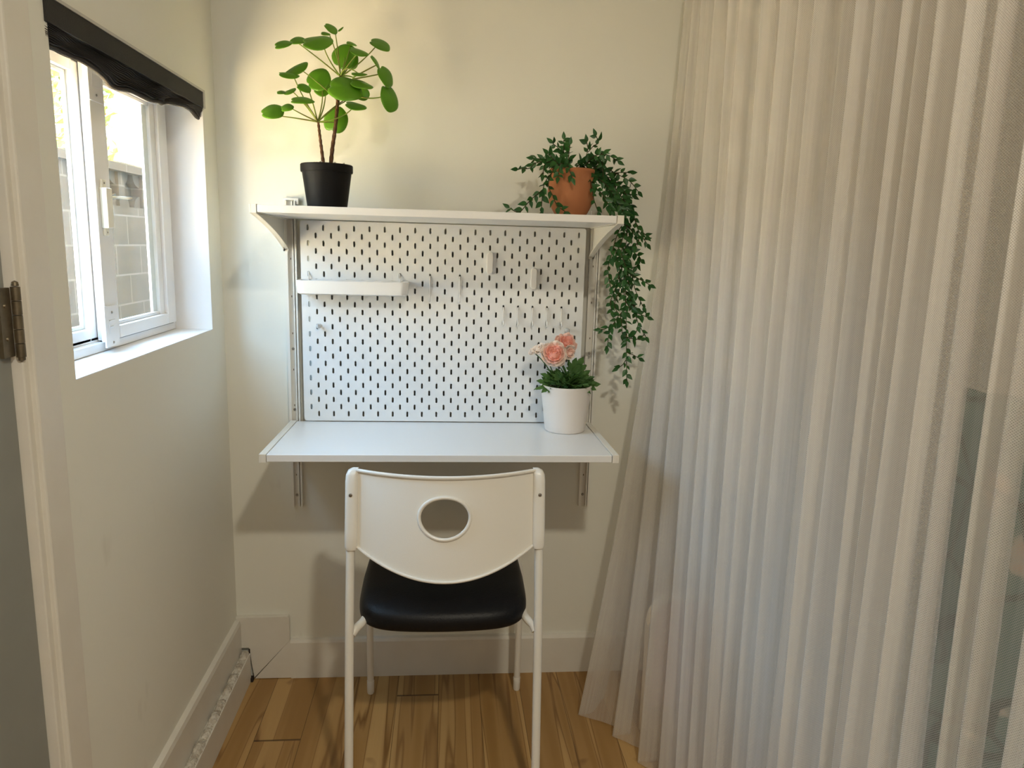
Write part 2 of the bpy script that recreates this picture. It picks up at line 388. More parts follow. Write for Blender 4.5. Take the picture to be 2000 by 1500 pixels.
# ---------------------------------------------------------------- room shell
RX, RY, RZ = 3.2, -3.7, 2.5
struct('floor', MB().box((-.02, RY, -.06), (RX, .02, 0)), FLOORM)
struct('ceiling', MB().box((-.15, RY-.1, RZ), (RX+.1, .12, RZ+.12)), CEIL)
struct('wall_back', MB().box((-.16, 0, -.06), (RX+.1, .12, RZ)), WALL)
struct('wall_front', MB().box((-.15, RY-.1, -.06), (RX+.1, RY, RZ)), FRONTM)
struct('wall_right', MB().box((RX, RY, -.06), (RX+.1, 0, RZ)), FRONTM)
WY0, WY1, WZ0, WZ1 = -.822, -.100, 1.040, 1.620        # window opening
DY1, DY0 = -.985, -1.80                                # door opening
TH = .125
wl = MB()
wl.box((-TH, WY1, -.06), (0, 0, RZ)); wl.box((-TH, DY1, -.06), (0, WY1, WZ0)); wl.box((-TH, DY1, WZ1), (0, WY1, RZ))
wl.box((-TH, DY1, WZ0), (0, WY0, WZ1)); wl.box((-TH, DY0, 2.05), (0, DY1, RZ)); wl.box((-TH, RY, -.06), (0, DY0, RZ))
struct('wall_left', wl, WALL)
# smooth painted lining of the window reveal
rv = MB(); e = .0015
rv.box((-.090, WY1-e, WZ0), (-.0005, WY1, WZ1)); rv.box((-.090, WY0, WZ0), (-.0005, WY0+e, WZ1)); rv.box((-.090, WY0, WZ0), (-.0005, WY1, WZ0+e)); rv.box((-.090, WY0, WZ1-e), (-.0005, WY1, WZ1))
struct('trim_1', rv, PLASTER)

# baseboards
bb = MB(); prof = [(0, 0), (-.014, 0), (-.014, .112), (-.010, .120), (0, .123)]
bb.prism(prof, 0, .152, RX)
bb.prism([(.048, .002), (.152, .123), (.152, .002)], 1, -.0139, 0)
bb.build
struct('baseboard_back', bb, TRIM)
tb = MB(); tb.prism([(.000, .100), (.034, .100), (.046, .004), (.151, .121), (.151, .190), (.148, .198), (.0, .196)], 1, -.0150, 0)
struct('trim_2', tb, TRIM, bevel=.0015)
bl = MB(); bl.prism([(0, 0), (.014, 0), (.014, .176), (.011, .186), (0, .190)], 1, -.908, -.0155)
struct('baseboard_left', bl, TRIM)
# low loose skirting strip with a broken plaster top
lt = MB(); lt.box((.0145, -.908, 0), (.0395, -.022, .088))
struct('trim_3', lt, TRIM, bevel=.001)
cr = MB(); random.seed(3)
NN = 260
def crumb(u, v):
    y = -.024-u*.884; x = .0150+v*.0230
    h = .0885+.010*sin(pi*min(1, max(0, v)))**.5*(.55+.45*sin(u*97)+.3*sin(u*41+1))+random.uniform(-.0018, .0018)
    return (x+random.uniform(-.0015, .0015), y, h if 0 < v < 1 else .086)
cr.grid(crumb, NN, 7)
struct('trim_4', cr, CRUMB, smooth=True)
dg = MB(); dg.box((.036, -.030, .0), (.046, -.0145, .012)); dg.box((.034, -.0165, .0), (.0375, -.0152, .098))
struct('trim_5', dg, DARKGAP)

# door with casing in the left wall
cs = MB()
def casing(y0, y1, z0, z1, x): cs.box((0, y0, z0), (x, y1, z1))
casing(-.972, -.905, 0, 2.12, .018); casing(DY0-.075, DY0-.005, 0, 2.12, .018); casing(DY0-.075, -.905, 2.05, 2.12, .018)
struct('door_casing', cs, TRIM, bevel=.003)['label'] = 'painted door casing beside the window'
jb = MB(); jb.box((-.10, -.9855, 0), (.010, -.970, 2.06)); jb.box((-.10, DY0-.01, 0), (.008, DY0+.008, 2.06)); jb.box((-.10, DY0, 2.04), (.008, -.97, 2.06))
tag(jb.build('door_jamb', TRIM, bevel=.002), kind='structure')
dr = tag(MB().box((-.040, DY0+.010, .008), (-.003, -.989, 2.038)).build('door_1', DOORM, bevel=.002), kind='structure')
hg = MB()
for i in range(5):
    hg.lathe([(.0001, 0), (.0062, .0003), (.0062, .0187), (.0001, .019)], (.0085, -.9850, 1.103+i*.0195), 20)
hg.lathe([(.0001, 0), (.005, .001), (.004, .006), (.0001, .008)], (.0085, -.985, 1.2005), 16); hg.lathe([(.0001, -.007), (.005, -.004), (.005, 0), (.0001, .001)], (.0085, -.985, 1.103), 16)
hg.box((-.002, -1.016, 1.105), (.0035, -.990, 1.199))
hg.lathe([(.0001, 0), (.003, .0), (.002, .002), (.0001, .0022)], (.0035, -1.005, 1.13), 10, 'x'); hg.lathe([(.0001, 0), (.003, .0), (.002, .002), (.0001, .0022)], (.0035, -1.005, 1.175), 10, 'x')
h = hg.build('hinge', BRASS, dr, smooth='auto'); h['label'] = 'old brass butt hinge with five knuckles'

# ---------------------------------------------------------------- sliding window
win = tag(thing('window_1', (-.12, -.46, WZ0), None, None), kind='structure')
def frame(mb, y0, y1, z0, z1, w, x0, x1, wb=None, wt=None):
    wb = wb or w; wt = wt or w
    mb.box((x0, y0, z0), (x1, y0+w, z1)); mb.box((x0, y1-w, z0), (x1, y1, z1)); mb.box((x0, y0+w, z0), (x1, y1-w, z0+wb)); mb.box((x0, y0+w, z1-wt), (x1, y1-w, z1))
fr = MB(); frame(fr, WY0+.002, WY1-.002, WZ0+.002, WZ1-.002, .018, -.128, -.090)
frame(fr, WY0+.02, WY1-.02, WZ0+.02, WZ1-.02, .010, -.128, -.106)
fr.box((-.118, WY0+.02, WZ0+.02), (-.114, WY1-.02, WZ0+.026))
fr.build('window_frame', UPVC, win, bevel=.0015)
gk = MB(); frame(gk, -.4965, WY1-.0195, WZ0+.0185, WZ1-.02, .0025, -.1035, -.0900)
gk.build('gasket', RUBBER, win)
def sash(y0, y1, x0, x1, ws, label):
    s = MB(); z0, z1 = WZ0+.022, WZ1-.022
    frame(s, y0, y1, z0, z1, ws, x0, x1, .026, .026)
    frame(s, y0+ws, y1-ws, z0+.026, z1-.026, .008, x0+.004, x1-.010)
    o = s.build('sash', UPVC, win, bevel=.002); o['label'] = label
    g = MB().box(((x0+x1)/2-.003, y0+ws+.001, z0+.027), ((x0+x1)/2+.001, y1-ws-.001, z1-.027)).build('pane', GLASS, o)
    return o
s1 = sash(-.506, -.124, -.103, -.080, .052, 'inner sliding sash nearer the corner')
s2 = sash(-.800, -.472, -.126, -.106, .056, 'outer sash nearer the door')
# overlapping cover strip of the inner sash
MB().box((-.084, -.532, WZ0+.022), (-.074, -.474, WZ1-.022)).build('meeting_stile', UPVC, win, bevel=.002)
tk = MB(); tk.box((-.101, -.205, WZ0+.046), (-.088, -.1765, WZ1-.046)); tk.box((-.101, -.232, WZ0+.046), (-.095, -.206, WZ1-.046))
tk.build('screen_track', UPVC, win, bevel=.001)
pw = MB(); pw.box((-.0742, -.540, WZ0+.012), (-.071, -.480, WZ0+.094))
pw.box((-.0712, -.524, WZ0+.038), (-.0700, -.519, WZ0+.066)); pw.box((-.0712, -.524, WZ0+.063), (-.0700, -.497, WZ0+.066)); pw.box((-.0712, -.524, WZ0+.051), (-.0700, -.505, WZ0+.0535))
o = pw.build('lock_plate', UPVC, win, bevel=.001); o['label'] = 'white metal plate at the foot of the meeting stile'
pw = MB(); pw.box((-.0742, -.538, WZ1-.100), (-.071, -.480, WZ1-.020)); pw.box((-.0712, -.524, WZ1-.075), (-.070, -.500, WZ1-.072)); pw.box((-.0712, -.524, WZ1-.050), (-.070, -.500, WZ1-.047)); pw.box((-.0712, -.524, WZ1-.075), (-.070, -.520, WZ1-.047))
o = pw.build('lock_plate', UPVC, win, bevel=.001); o['label'] = 'white metal plate at the head of the meeting stile'
for z in (WZ0+.020, WZ0+.080, WZ1-.088):
    MB().lathe([(.0001, 0), (.0028, 0), (.0018, .0015), (.0001, .0018)], (-.071, -.509, z), 12, 'x').build('screw', SCREW, win, smooth='auto')
lc = MB(); lc.box((-.0742, -.520, 1.285), (-.060, -.494, 1.362)); lc.box((-.0742, -.516, 1.270), (-.069, -.498, 1.378))
lt_ = lc.build('latch', LATCHM, win, bevel=.002); lt_['label'] = 'cream coloured window latch'
MB().tube([(-.064, -.494, 1.345), (-.040, -.488, 1.345), (-.030, -.478, 1.3448)], [.0028, .0028, .0022], 10).build('latch_pin', LATCHM, lt_, smooth=True)
for z in (1.277, 1.371):
    MB().lathe([(.0001, 0), (.0022, 0), (.0014, .0012), (.0001, .0014)], (-.069, -.507, z), 12, 'x').build('screw', SCREW, lt_, smooth='auto')

# ---------------------------------------------------------------- pleated blind
bt = thing('window_blind', (-.01, -.46, 1.56), 'charcoal pleated blind gathered up under its headrail at the window top', 'blind')
hb = MB(); hb.box((-.028, -.830, 1.580), (.004, -.108, 1.617)); hb.build('headrail', BLINDM, bt, bevel=.001)
ht = MB(); ht.box((-.030, -.830, 1.617), (.0055, -.096, 1.622)); ht.build('top_strip', BLINDE, bt)
ec = MB(); ec.box((-.028, -.108, 1.580), (.006, -.096, 1.617)); ec.build('end_cap', BLINDE, bt, bevel=.001)
def sag(y):
    u = (y+.83)/.73
    K = ((0, .030), (.08, .026), (.16, .024), (.28, .036), (.36, .041), (.45, .036), (.56, .036), (.66, .030), (.75, .018), (.85, .014), (.93, .010), (1.0, .022))
    u = max(0, min(.9999, u))
    for (a, b), (c, d) in zip(K, K[1:]):
        if a <= u <= c:
            f = (u-a)/(c-a); f = f*f*(3-2*f); return b+(d-b)*f
    return .02
def pleat(u, v):
    y = -.83+u*.742; d = sag(y); z = 1.582-v*d; ph = v*pi*22
    return (-.010+.007*sin(ph)+.004*sin(u*21+v*3)+.003*v*sin(u*33), y, z+.0012*sin(u*60+v*9))
pb = MB(); pb.grid(pleat, 220, 90)
pf = pb.build('pleated_fabric', BLINDF, bt, smooth=True, solid=.0008)
br = MB(); br.tube([(-.010+.004*sin((y+.83)/.742*21+3)+.003*sin((y+.83)/.742*33), y, 1.582-sag(y)-.003) for y in [-.83+.742*i/80 for i in range(81)]], .0042, 8)
br.build('bottom_rail', BLINDF, bt, smooth=True)

# ---------------------------------------------------------------- outside
og = struct('ground_outside', MB().box((-16, -14, -.25), (-TH, 16, -.12)), GROUND)
bw = MB(); bw.box((-1.80, -9, -.12), (-1.60, 9, 1.46)); bw.box((-1.82, -9, 1.69), (-1.58, 9, 1.74))
for k in range(45):                       # pierced screen blocks under the coping
    y = -9+k*.4
    bw.box((-1.78, y, 1.46), (-1.62, y+.05, 1.69)); bw.box((-1.78, y+.35, 1.46), (-1.62, y+.4, 1.69))
    for a in (0, 1):
        for b in (0, 1):
            cy, cz = y+.05+.3*a, 1.46+.23*b; pts = [(cy, cz)]
            for i in range(7):
                t = pi/2*i/6; pts.append((cy+(.11*cos(t))*(1-2*a), cz+(.085*sin(t))*(1-2*b)))
            bw.prism(pts, 0, -1.76, -1.64)
    bw.box((-1.72, y+.05, 1.46), (-1.70, y+.35, 1.69))
tag(struct('garden_wall', bw, BLOCK), 'grey concrete block garden wall outside the window')
ww = MB(); ww.box((-1.60, -2.4, -.12), (-1.575, -.45, 1.62))  # out-of-view white reflector, added to throw sunlight in through the window
tag(struct('bounce_panel', ww, mat('bounce_panel_white', (.80, .76, .68), .9, .1)), 'unseen white panel added before the garden wall to bounce sunlight')
struct('sun_blocker', MB().box((-.15, .9, 2.62), (4, 14, 16)).box((-.15, .35, -.2), (4, 14, 2.62)).box((-.15, -12, 2.62), (4, -2.15, 12)), PLASTER)  # unseen blocks added to keep sun off all but a short stretch outside
nb = MB(); nb.cur = 0; nb.box((-7.5, 4.6, -.12), (-3.4, 13, 2.15)); nb.cur = 1; nb.prism([(-3.2, 2.10), (-3.2, 2.30), (-5.4, 3.3), (-7.7, 2.30), (-7.7, 2.10)], 1, 4.3, 13.3)
tag(struct('neighbour_house', nb, [STUCCO, ROOFG]), 'pale yellow house with grey fascia seen through the window')
random.seed(5)
bs = thing('flowering_bush', (-2.3, 4.1, -.12), 'orange and yellow flowering bush above the garden wall outside the window', 'bush')
fo = MB(); ca = bez((-2.3, 4.1, -.12), (-2.28, 4.1, 1.1), (-2.25, 4.12, 2.2), 8)
MB().tube(ca, [.03-.0025*i for i in range(9)], 8).build('stem', BARK, bs, smooth=True)
for k in range(900):
    a = random.uniform(0, 2*pi); rr = random.random()**.5*.42; c = Vector((-2.27+rr*cos(a)*.7, 4.10+rr*sin(a), random.uniform(1.75, 2.75)))
    n = Vector((random.gauss(0, 1), random.gauss(0, 1), random.gauss(0, 1))).normalized(); t = n.orthogonal().normalized(); b = n.cross(t); L_ = random.uniform(.03, .055)
    fo.cur = random.choice((0, 0, 1, 2)); fo.add([c-t*L_, c+b*L_*.5+n*.006, c+t*L_, c-b*L_*.5+n*.006], [(0, 1, 2, 3)])
fo.build('foliage', [mat('bush_leaf', (.16, .26, .04), .7), mat('bush_yellow', (.80, .50, .08), .7), mat('bush_orange', (.80, .24, .08), .7)], bs, recalc=False)

# ---------------------------------------------------------------- wall uprights
def upright(x0, x1, label):
    t = thing('wall_upright', ((x0+x1)/2, 0, .531), label, 'shelf rail', 'slotted wall uprights of the shelf and desk')
    z0, z1 = .531, 1.372
    m = MB(); m.box((x0, -.004, z0), (x1, -.0005, z1))
    m.box((x0, -.016, z0), (x0+.0045, -.004, z1)); m.box((x1-.0045, -.016, z0), (x1, -.004, z1))
    m.box((x0+.0195, -.016, z0), (x0+.0225, -.004, z1)) ; m.box((x0+.0045, -.016, z0), (x0+.007, -.0135, z1))
    for z in (.563, .98, .79+.02):
        MB().lathe([(.0001, 0), (.0040, 0), (.003, -.0022), (.0001, -.0026)], (x0+.013, -.0042, z), 14, 'y').build('screw', SCREW, t, smooth='auto')
    m.cur = 1
    for i in range(8):
        z = .62+.10*i
        if 1.23 < z < 1.36 or .68 < z < .80: continue
        m.box((x0+.0118, -.0045, z), (x0+.0140, -.0039, z+.005))
    m.build('rail', [STEELW, BRASS], t)
    return t
upright(.168, .198, 'white slotted wall upright on the window side of the pegboard')
upright(.986, 1.016, 'white slotted wall upright on the curtain side of the pegboard')
cp = MB(); cp.box((.166, -.012, 1.364), (.174, -.0, 1.377)); cp.box((.194, -.012, 1.364), (.206, -.0, 1.377)); cp.box((.166, -.012, 1.374), (.206, -.006, 1.380)); cp.build
tag(center_origin(cp.build('wall_clip', CLIPM, bevel=.0015)), 'small white plastic clip on the wall behind the shelf, beside the black pot', 'clip')

# ---------------------------------------------------------------- shelf and desk
def cantilever(name, x0, x1, yf, zb, zf, thick, label, cat, board_name, drop=.095):
    """board between two side brackets; top height goes from zb at the wall to zf at the front edge"""
    t = thing(name, ((x0+x1)/2, -.19, zb-thick), label, cat)
    def zt(y): return zb+(zf-zb)*(y/yf)
    b = MB(); yb = -.018 if name == 'wall_shelf' else -.0175
    w = .0155
    xa, xb = x0+w, x1-w
    b.prism([(yb-.004, zt(yb)), (yf+.0005, zt(yf)), (yf+.0005, zt(yf)-thick), (yb-.004, zt(yb)-thick)], 0, xa+.0012, xb-.0012)
    b.build(board_name, WHITEM, t, bevel=.0012)
    for k, xs in enumerate(((x0, xa), (xb, x1))):
        m = MB(); top = .0012
        c = bez((yf, zt(yf)-thick-.0015, 0), (-.14, zb-.048, 0), (-.0165, zb-drop, 0), 14)
        c = [(p.x, p.y) for p in c]
        prof = [(-.0165, zt(-.0165)+top), (yf, zt(yf)+top)] + c + [(-.0165, zb-drop-.006)]
        # thin web plus the thicker cap that holds the board's end
        xin = xs[1] if k == 0 else xs[0]; xout = xs[0] if k == 0 else xs[1]; s = 1 if k == 0 else -1
        m.prism(prof, 0, xout, xout+s*.0045)
        m.prism([(-.0165, zt(-.0165)+top), (yf, zt(yf)+top), (yf, zt(yf)-thick-.0015), (-.0165, zt(-.0165)-thick-.0015)], 0, xout+s*.0045, xin)
        # flange along the curved lower edge
        lo = c+[(-.0165, zb-drop-.006)]; up = [(p[0]+.001, p[1]+.0035) for p in lo]
        for i in range(len(lo)-1):
            m.prism([lo[i], lo[i+1], up[i+1], up[i]], 0, xout+s*.0045, xout+s*.014)
        m.build('bracket', BRKT, t, bevel=.0009)
    return t
SH_YF = -.352
cantilever('wall_shelf', .164, .997, SH_YF, 1.3425, 1.3465, .0165, 'white wall shelf above the pegboard carrying the two potted plants', 'shelf', 'shelf_board')
cantilever('wall_desk', .173, 1.009, -.380, .7815, .7885, .0170, 'white wall-mounted desk under the pegboard with the flower pot on it', 'desk', 'desktop')
# row of ribs seen under the back of the shelf: the pegboard's reflection strip
# ---------------------------------------------------------------- pegboard with real slots
BX, BZ = .211, .785; BW, BH = .760, .5385; BY = -.0255
def capsule(cx, cz, w, h, n=5):
    r = w/2; pts = []
    for i in range(n+1):
        a = pi*i/n; pts.append((cx+r*cos(a), cz+h/2-r+r*sin(a)))
    for i in range(n+1):
        a = pi+pi*i/n; pts.append((cx+r*cos(a), cz-h/2+r+r*sin(a)))
    return pts
def rrect(x0, z0, x1, z1, r, n=6):
    pts = []
    for (cx, cz, a0) in ((x1-r, z1-r, 0), (x0+r, z1-r, pi/2), (x0+r, z0+r, pi), (x1-r, z0+r, 3*pi/2)):
        for i in range(n+1): a = a0+pi/2*i/n; pts.append((cx+r*cos(a), cz+r*sin(a)))
    return pts
def curve_plate(name, outlines, thick, loc):
    cu = bpy.data.curves.new(name, 'CURVE'); cu.dimensions = '2D'; cu.fill_mode = 'BOTH'; cu.extrude = thick/2
    for pts in outlines:
        sp = cu.splines.new('POLY'); sp.points.add(len(pts)-1)
        for i, p in enumerate(pts): sp.points[i].co = (p[0], p[1], 0, 1)
        sp.use_cyclic_u = True
    tmp = bpy.data.objects.new(name+'_tmp', cu); COL.objects.link(tmp)
    dg_ = bpy.context.evaluated_depsgraph_get(); me = bpy.data.meshes.new_from_object(tmp.evaluated_get(dg_)); bpy.data.objects.remove(tmp)
    me.transform(Matrix.Rotation(pi/2, 4, 'X'))
    return me
outl = [rrect(0, 0, BW, BH, .008)]
for r in range(27):
    z = .02+.02*r
    if r % 2 == 1: xs = [.02+.04*k for k in range(19)]
    else: xs = [.04+.04*k for k in range(18)]
    for x in xs:
        if z+.0075 > BH-.002: outl.append(capsule(x, z-.0015, .0052, .0105)) if z < BH-.008 else None
        else: outl.append(capsule(x, z, .0052, .0150))
pg = thing('pegboard', (BX, BY, BZ), 'white slotted pegboard panel between shelf and desk', 'pegboard')
me = curve_plate('pegboard_panel', outl, .005, None); me.materials.clear(); me.materials.append(BOARDM); me.materials.append(SLOTSHADE)
for p in me.polygons:  # back and slot walls take the dark colour that deepens the slot shade
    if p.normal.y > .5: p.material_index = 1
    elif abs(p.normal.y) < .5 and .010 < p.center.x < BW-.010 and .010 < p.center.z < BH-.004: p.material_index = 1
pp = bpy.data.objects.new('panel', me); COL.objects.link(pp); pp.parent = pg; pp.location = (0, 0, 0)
for x in (.045, .717):
    kb = MB(); c = (BX+x, BY-.0025, BZ+.263)
    kb.lathe([(.0001, 0), (.0055, 0), (.0055, -.003), (.0035, -.004), (.0035, -.012), (.0060, -.013), (.0060, -.019), (.004, -.021), (.0001, -.0215)], c, 18, 'y')
    kb.box((c[0]-.001, c[1]-.023, c[2]-.006), (c[0]+.001, c[1]-.012, c[2]+.006))
    o = kb.build('connector_knob', CLEAR, pg, smooth='auto'); o['label'] = 'clear plastic connector knob'
for x in (.045, .717):
    MB().lathe([(.0001, 0), (.008, 0), (.008, .019), (.0001, .019)], (BX+x, BY+.0028, BZ+.263), 16, 'y').build('spacer', CLEAR, pg, smooth='auto')

# storage ledge hung on the pegboard
FY = BY-.0026
tr = thing('pegboard_tray', (.350, -.06, 1.130), 'long narrow white tray hooked on the pegboard', 'tray')
x0, x1, z0, z1, yf = .2095, .4945, 1.1345, 1.1705, -.098
def tray_ring(inset, z, n=8, r=.022):
    pts = []
    xa, xb, ya, yb = x0+inset, x1-inset, yf+inset, FY-inset-.0005
    for (cx, cy, a0, rr) in ((xb-.004, yb-.004, 0, .004), (xa+.004, yb-.004, pi/2, .004), (xa+r, ya+r, pi, r), (xb-r, ya+r, 3*pi/2, r)):
        for i in range(n+1): a = a0+pi/2*i/n; pts.append((cx+rr*cos(a), cy+rr*sin(a), z))
    return pts
m = MB(); rings = [tray_ring(.006, z0), tray_ring(.001, z0+.003), tray_ring(0, z0+.012), tray_ring(-.0015, z1), tray_ring(.001, z1+.0006), tray_ring(.003, z1-.0015), tray_ring(.0035, z0+.006)]
vs = [p for rg in rings for p in rg]; nn = len(rings[0]); fs = [(i*nn+k, i*nn+(k+1) % nn, (i+1)*nn+(k+1) % nn, (i+1)*nn+k) for i in range(len(rings)-1) for k in range(nn)]
fs += [tuple(range(nn))[::-1], tuple(range((len(rings)-1)*nn, len(rings)*nn))]; m.add(vs, fs)
m.build('tray_body', CLIPM, tr, smooth='auto')
for px in (.02+.211, .04*6+.02+.211):
    MB().tube(spline([(px, FY-.0005, 1.190), (px, FY-.002, 1.188), (px+.001, FY-.006, 1.178), (px+.002, FY-.004, 1.165)], 5), .0014, 8).build('hanging_hook', CLIPM, tr, smooth=True)

# flat clips
def pclip(cx, cz, label):
    m = MB(); ring = lambda s, y: [(p[0], y, p[1]) for p in capsule(cx, cz, .0175*s+0, .058*(1-(1-s)*.3), 8)]
    rs = [ring(1, FY), ring(1, FY-.008), ring(.93, FY-.0105), ring(.78, FY-.0115)]; nn = len(rs[0])
    vs = [p for r_ in rs for p in r_]; fs = [(i*nn+k, i*nn+(k+1) % nn, (i+1)*nn+(k+1) % nn, (i+1)*nn+k) for i in range(3) for k in range(nn)]+[tuple(range(nn)), tuple(range(3*nn, 4*nn))]
    m.add(vs, fs); o = m.build('pegboard_clip', CLIPM, smooth='auto')
    return tag(center_origin(o), label, 'clip', 'white oval clips on the pegboard')
pclip(.211+.500, 1.2245, 'white oval pegboard clip, the higher of the two, nearer the middle')
pclip(.211+.620, 1.1865, 'white oval pegboard clip, the lower of the two, nearer the curtain')
# hooks
def hook_mb(kind):
    m = MB(); x, z = 0, 0
    if kind == 'long':
        m.tube(spline([(x, .006, z), (x, 0, z+.002), (x, -.004, z-.004), (x, -.0045, z-.030), (x, -.005, z-.048), (x, -.012, z-.060), (x, -.024, z-.062), (x, -.033, z-.052), (x, -.034, z-.046)], 5), .0021, 10)
    else:
        m.tube(spline([(x, .006, z), (x, 0, z+.002), (x, -.004, z-.004), (x, -.0045, z-.022), (x, -.005, z-.034), (x, -.009, z-.042), (x, -.016, z-.045), (x, -.022, z-.040), (x, -.023, z-.032)], 5), .0020, 10)
    return m
def place_hooks(kind, pts, labels, group):
    me0 = None
    for (cx, cz), lb in zip(pts, labels):
        if me0 is None:
            o = hook_mb(kind).build('pegboard_hook', CLIPM, smooth=True); me0 = o
        else:
            o = me0.copy(); COL.objects.link(o)
        o.location = (cx, FY, cz); tag(o, lb, 'hook', group)
place_hooks('long', [(.211+.34, 1.1835), (.211+.42, 1.1835)],
            ['long white pegboard hook nearest the tray', 'long white pegboard hook, the further of the two from the tray'], 'long white hooks beside the tray')
place_hooks('short', [(.211+.54+.04*i, 1.1035) for i in range(5)],
            ['short white pegboard hook at the tray end of the row of five', 'second short white pegboard hook in the row of five, counted from the tray side',
             'middle short white pegboard hook in the row of five', 'fourth short white pegboard hook in the row, next to last toward the curtain',
             'last short white pegboard hook of the row, beside the clear knob'], 'row of five short white hooks')

# ---------------------------------------------------------------- chair
ch = thing('stacking_chair', (.600, -.33, 0), 'white tubular stacking chair with black seat pushed up to the desk', 'chair')
XL, XR = .3895, .8105; XC = .600; RT = .0098
def rear_y(z):      # lean of the rear leg line
    if z > .43: return -.515+(z-.43)*.20
    return -.515-(.43-z)*.135
def rleg(x):
    pts = [(x, rear_y(z), z) for z in (0.004, .1, .2, .3, .40, .425, .45, .5, .6, .7, .765)]
    return MB().tube(spline(pts, 3), RT, 18)
for x in (XL, XR):
    l = rleg(x).build('leg', STEELW, ch, smooth='auto')
    MB().lathe([(.0001, .0), (.0105, .0005), (.0112, .010), (.0102, .014), (.0001, .0145)], (x, rear_y(0), 0), 18).build('foot_cap', STEELW, l, smooth='auto')
for s, x in ((1, .392), (-1, .812)):
    xi = x+s*.030
    pts = [(x, -.098, .004), (x, -.104, .15), (x, -.110, .30), (x+s*.004, -.114, .385), (xi-s*.006, -.130, .428), (xi, -.165, .441), (xi, -.30, .437), (xi, -.44, .433), (xi-s*.004, -.482, .431), (xi-s*.018, -.503, .424), ((XL if s == 1 else XR)+s*.005, -.514, .414)]
    l = MB().tube(spline(pts, 6), [.0092]*(6*(len(pts)-1)+1), 16).build('leg', STEELW, ch, smooth='auto')
    MB().lathe([(.0001, .0), (.0086, .0005), (.0098, .004), (.0104, .040), (.0095, .042), (.0001, .0425)], (x, -.098-.001, 0), 18).build('foot_cap', STEELW, l, smooth='auto')
for y_ in (-.17, -.43): MB().tube([(.424, y_, .432), (.778, y_, .432)], .008, 12).build('seat_support', STEELW, ch, smooth='auto')
# seat cushion
def seat_out(a, s=1.0):
    c, sn = cos(a), sin(a); n = 6.5
    r = (abs(c)**n+abs(sn)**n)**(-1/n)
    x = c*r*.1985; y = sn*r*.195
    if sn < 0: x *= 1-.02*abs(sn); y -= .024*(1-min(1, (x/.192)**2))     # bulging rear edge
    else: x *= 1-.02*sn
    return x*s, y*s
m = MB(); prof = [(.0, .4380), (.6, .4380), (.90, .4370), (.965, .4375), (.992, .4420), (1.0, .4530), (.997, .4660), (.978, .4760), (.93, .4830), (.85, .4870), (.7, .4890), (.45, .4880), (.2, .4870), (.0, .4865)]
NA = 96
SCY = -.312
vs = []
for (s, z) in prof:
    for k in range(NA):
        a = 2*pi*k/NA; x, y = seat_out(a, max(s, .002))
        dz = -.012*max(0, (-y-.10)/.12)**1.5*(1 if s > .5 else 0) - .006*abs(x/.19)**2
        vs.append((XC-.003+x, SCY+y, z+dz-.006))
fs = [(i*NA+k, i*NA+(k+1) % NA, (i+1)*NA+(k+1) % NA, (i+1)*NA+k) for i in range(len(prof)-1) for k in range(NA)]
m.add(vs, fs); m.build('seat', BLACKV, ch, smooth=True, sub=1)
# backrest: curved panel with an oval opening, bowed toward the rear
ZT = .772
def by(x, z):
    u = (x-XC)/.196
    return rear_y(z)-.050*(1-min(1, u*u))-.004
def bottom(u): return .6105-.060*(1-abs(u)**2.0)
def outline():
    pts = []; W_ = .200
    for i in range(41): u = -1+2*i/40; pts.append((XC+u*W_, ZT+.002*u*u))
    for i in range(1, 12): pts.append((XC+W_, ZT+(.6105-ZT)*i/12))
    for i in range(61): u = 1-2*i/60; pts.append((XC+u*W_, bottom(u)))
    for i in range(1, 12): pts.append((XC-W_, .6105+(ZT-.6105)*i/12))
    return pts
HC = (.597, .686); HA, HB = .0540, .0432
out = outline()
def ray_out(a):
    dx, dz = cos(a), sin(a); best = None
    for i in range(len(out)):
        x1, z1 = out[i][0]-HC[0], out[i][1]-HC[1]; x2, z2 = out[(i+1) % len(out)][0]-HC[0], out[(i+1) % len(out)][1]-HC[1]
        ex, ez = x2-x1, z2-z1; den = dx*ez-dz*ex
        if abs(den) < 1e-12: continue
        t = (x1*ez-z1*ex)/den; q = (x1*dz-z1*dx)/den
        if t > 0 and -1e-6 <= q <= 1+1e-6: best = t if best is None or t < best else best
    return best
NAN, NR = 240, 16
def hole(a):
    c, s = cos(a), sin(a)
    return (HA*c*(1+.04*s), (HB*s if s > 0 else HB*1.02*s))
# angular samples include the corners
m = MB(); angs = [2*pi*i/NAN for i in range(NAN)]
for cx, cz in (out[0], out[40], out[52], out[-12]):
    a = math.atan2(cz-HC[1], cx-HC[0]) % (2*pi); k = min(range(NAN), key=lambda i: abs(angs[i]-a)); angs[k] = a
def panel_pt(a, t):
    hx, hz = hole(a); R_ = ray_out(a); ox, oz = R_*cos(a), R_*sin(a)
    return HC[0]+hx+(ox-hx)*t, HC[1]+hz+(oz-hz)*t
vs = []
for a in angs:
    for j in range(NR):
        x, z = panel_pt(a, j/(NR-1)); vs.append((x, by(x, z), z))
vs2 = [(x, y+.005, z) for (x, y, z) in vs]; nv = len(vs)
fs = []
for i in range(NAN):
    for j in range(NR-1):
        a_, b_ = i*NR+j, ((i+1) % NAN)*NR+j
        fs.append((a_, b_, b_+1, a_+1)); fs.append((nv+a_, nv+a_+1, nv+b_+1, nv+b_))
    fs.append((i*NR, ((i+1) % NAN)*NR, nv+((i+1) % NAN)*NR, nv+i*NR)); fs.append((i*NR+NR-1, nv+i*NR+NR-1, nv+((i+1) % NAN)*NR+NR-1, ((i+1) % NAN)*NR+NR-1))
m.add(vs+vs2, fs)
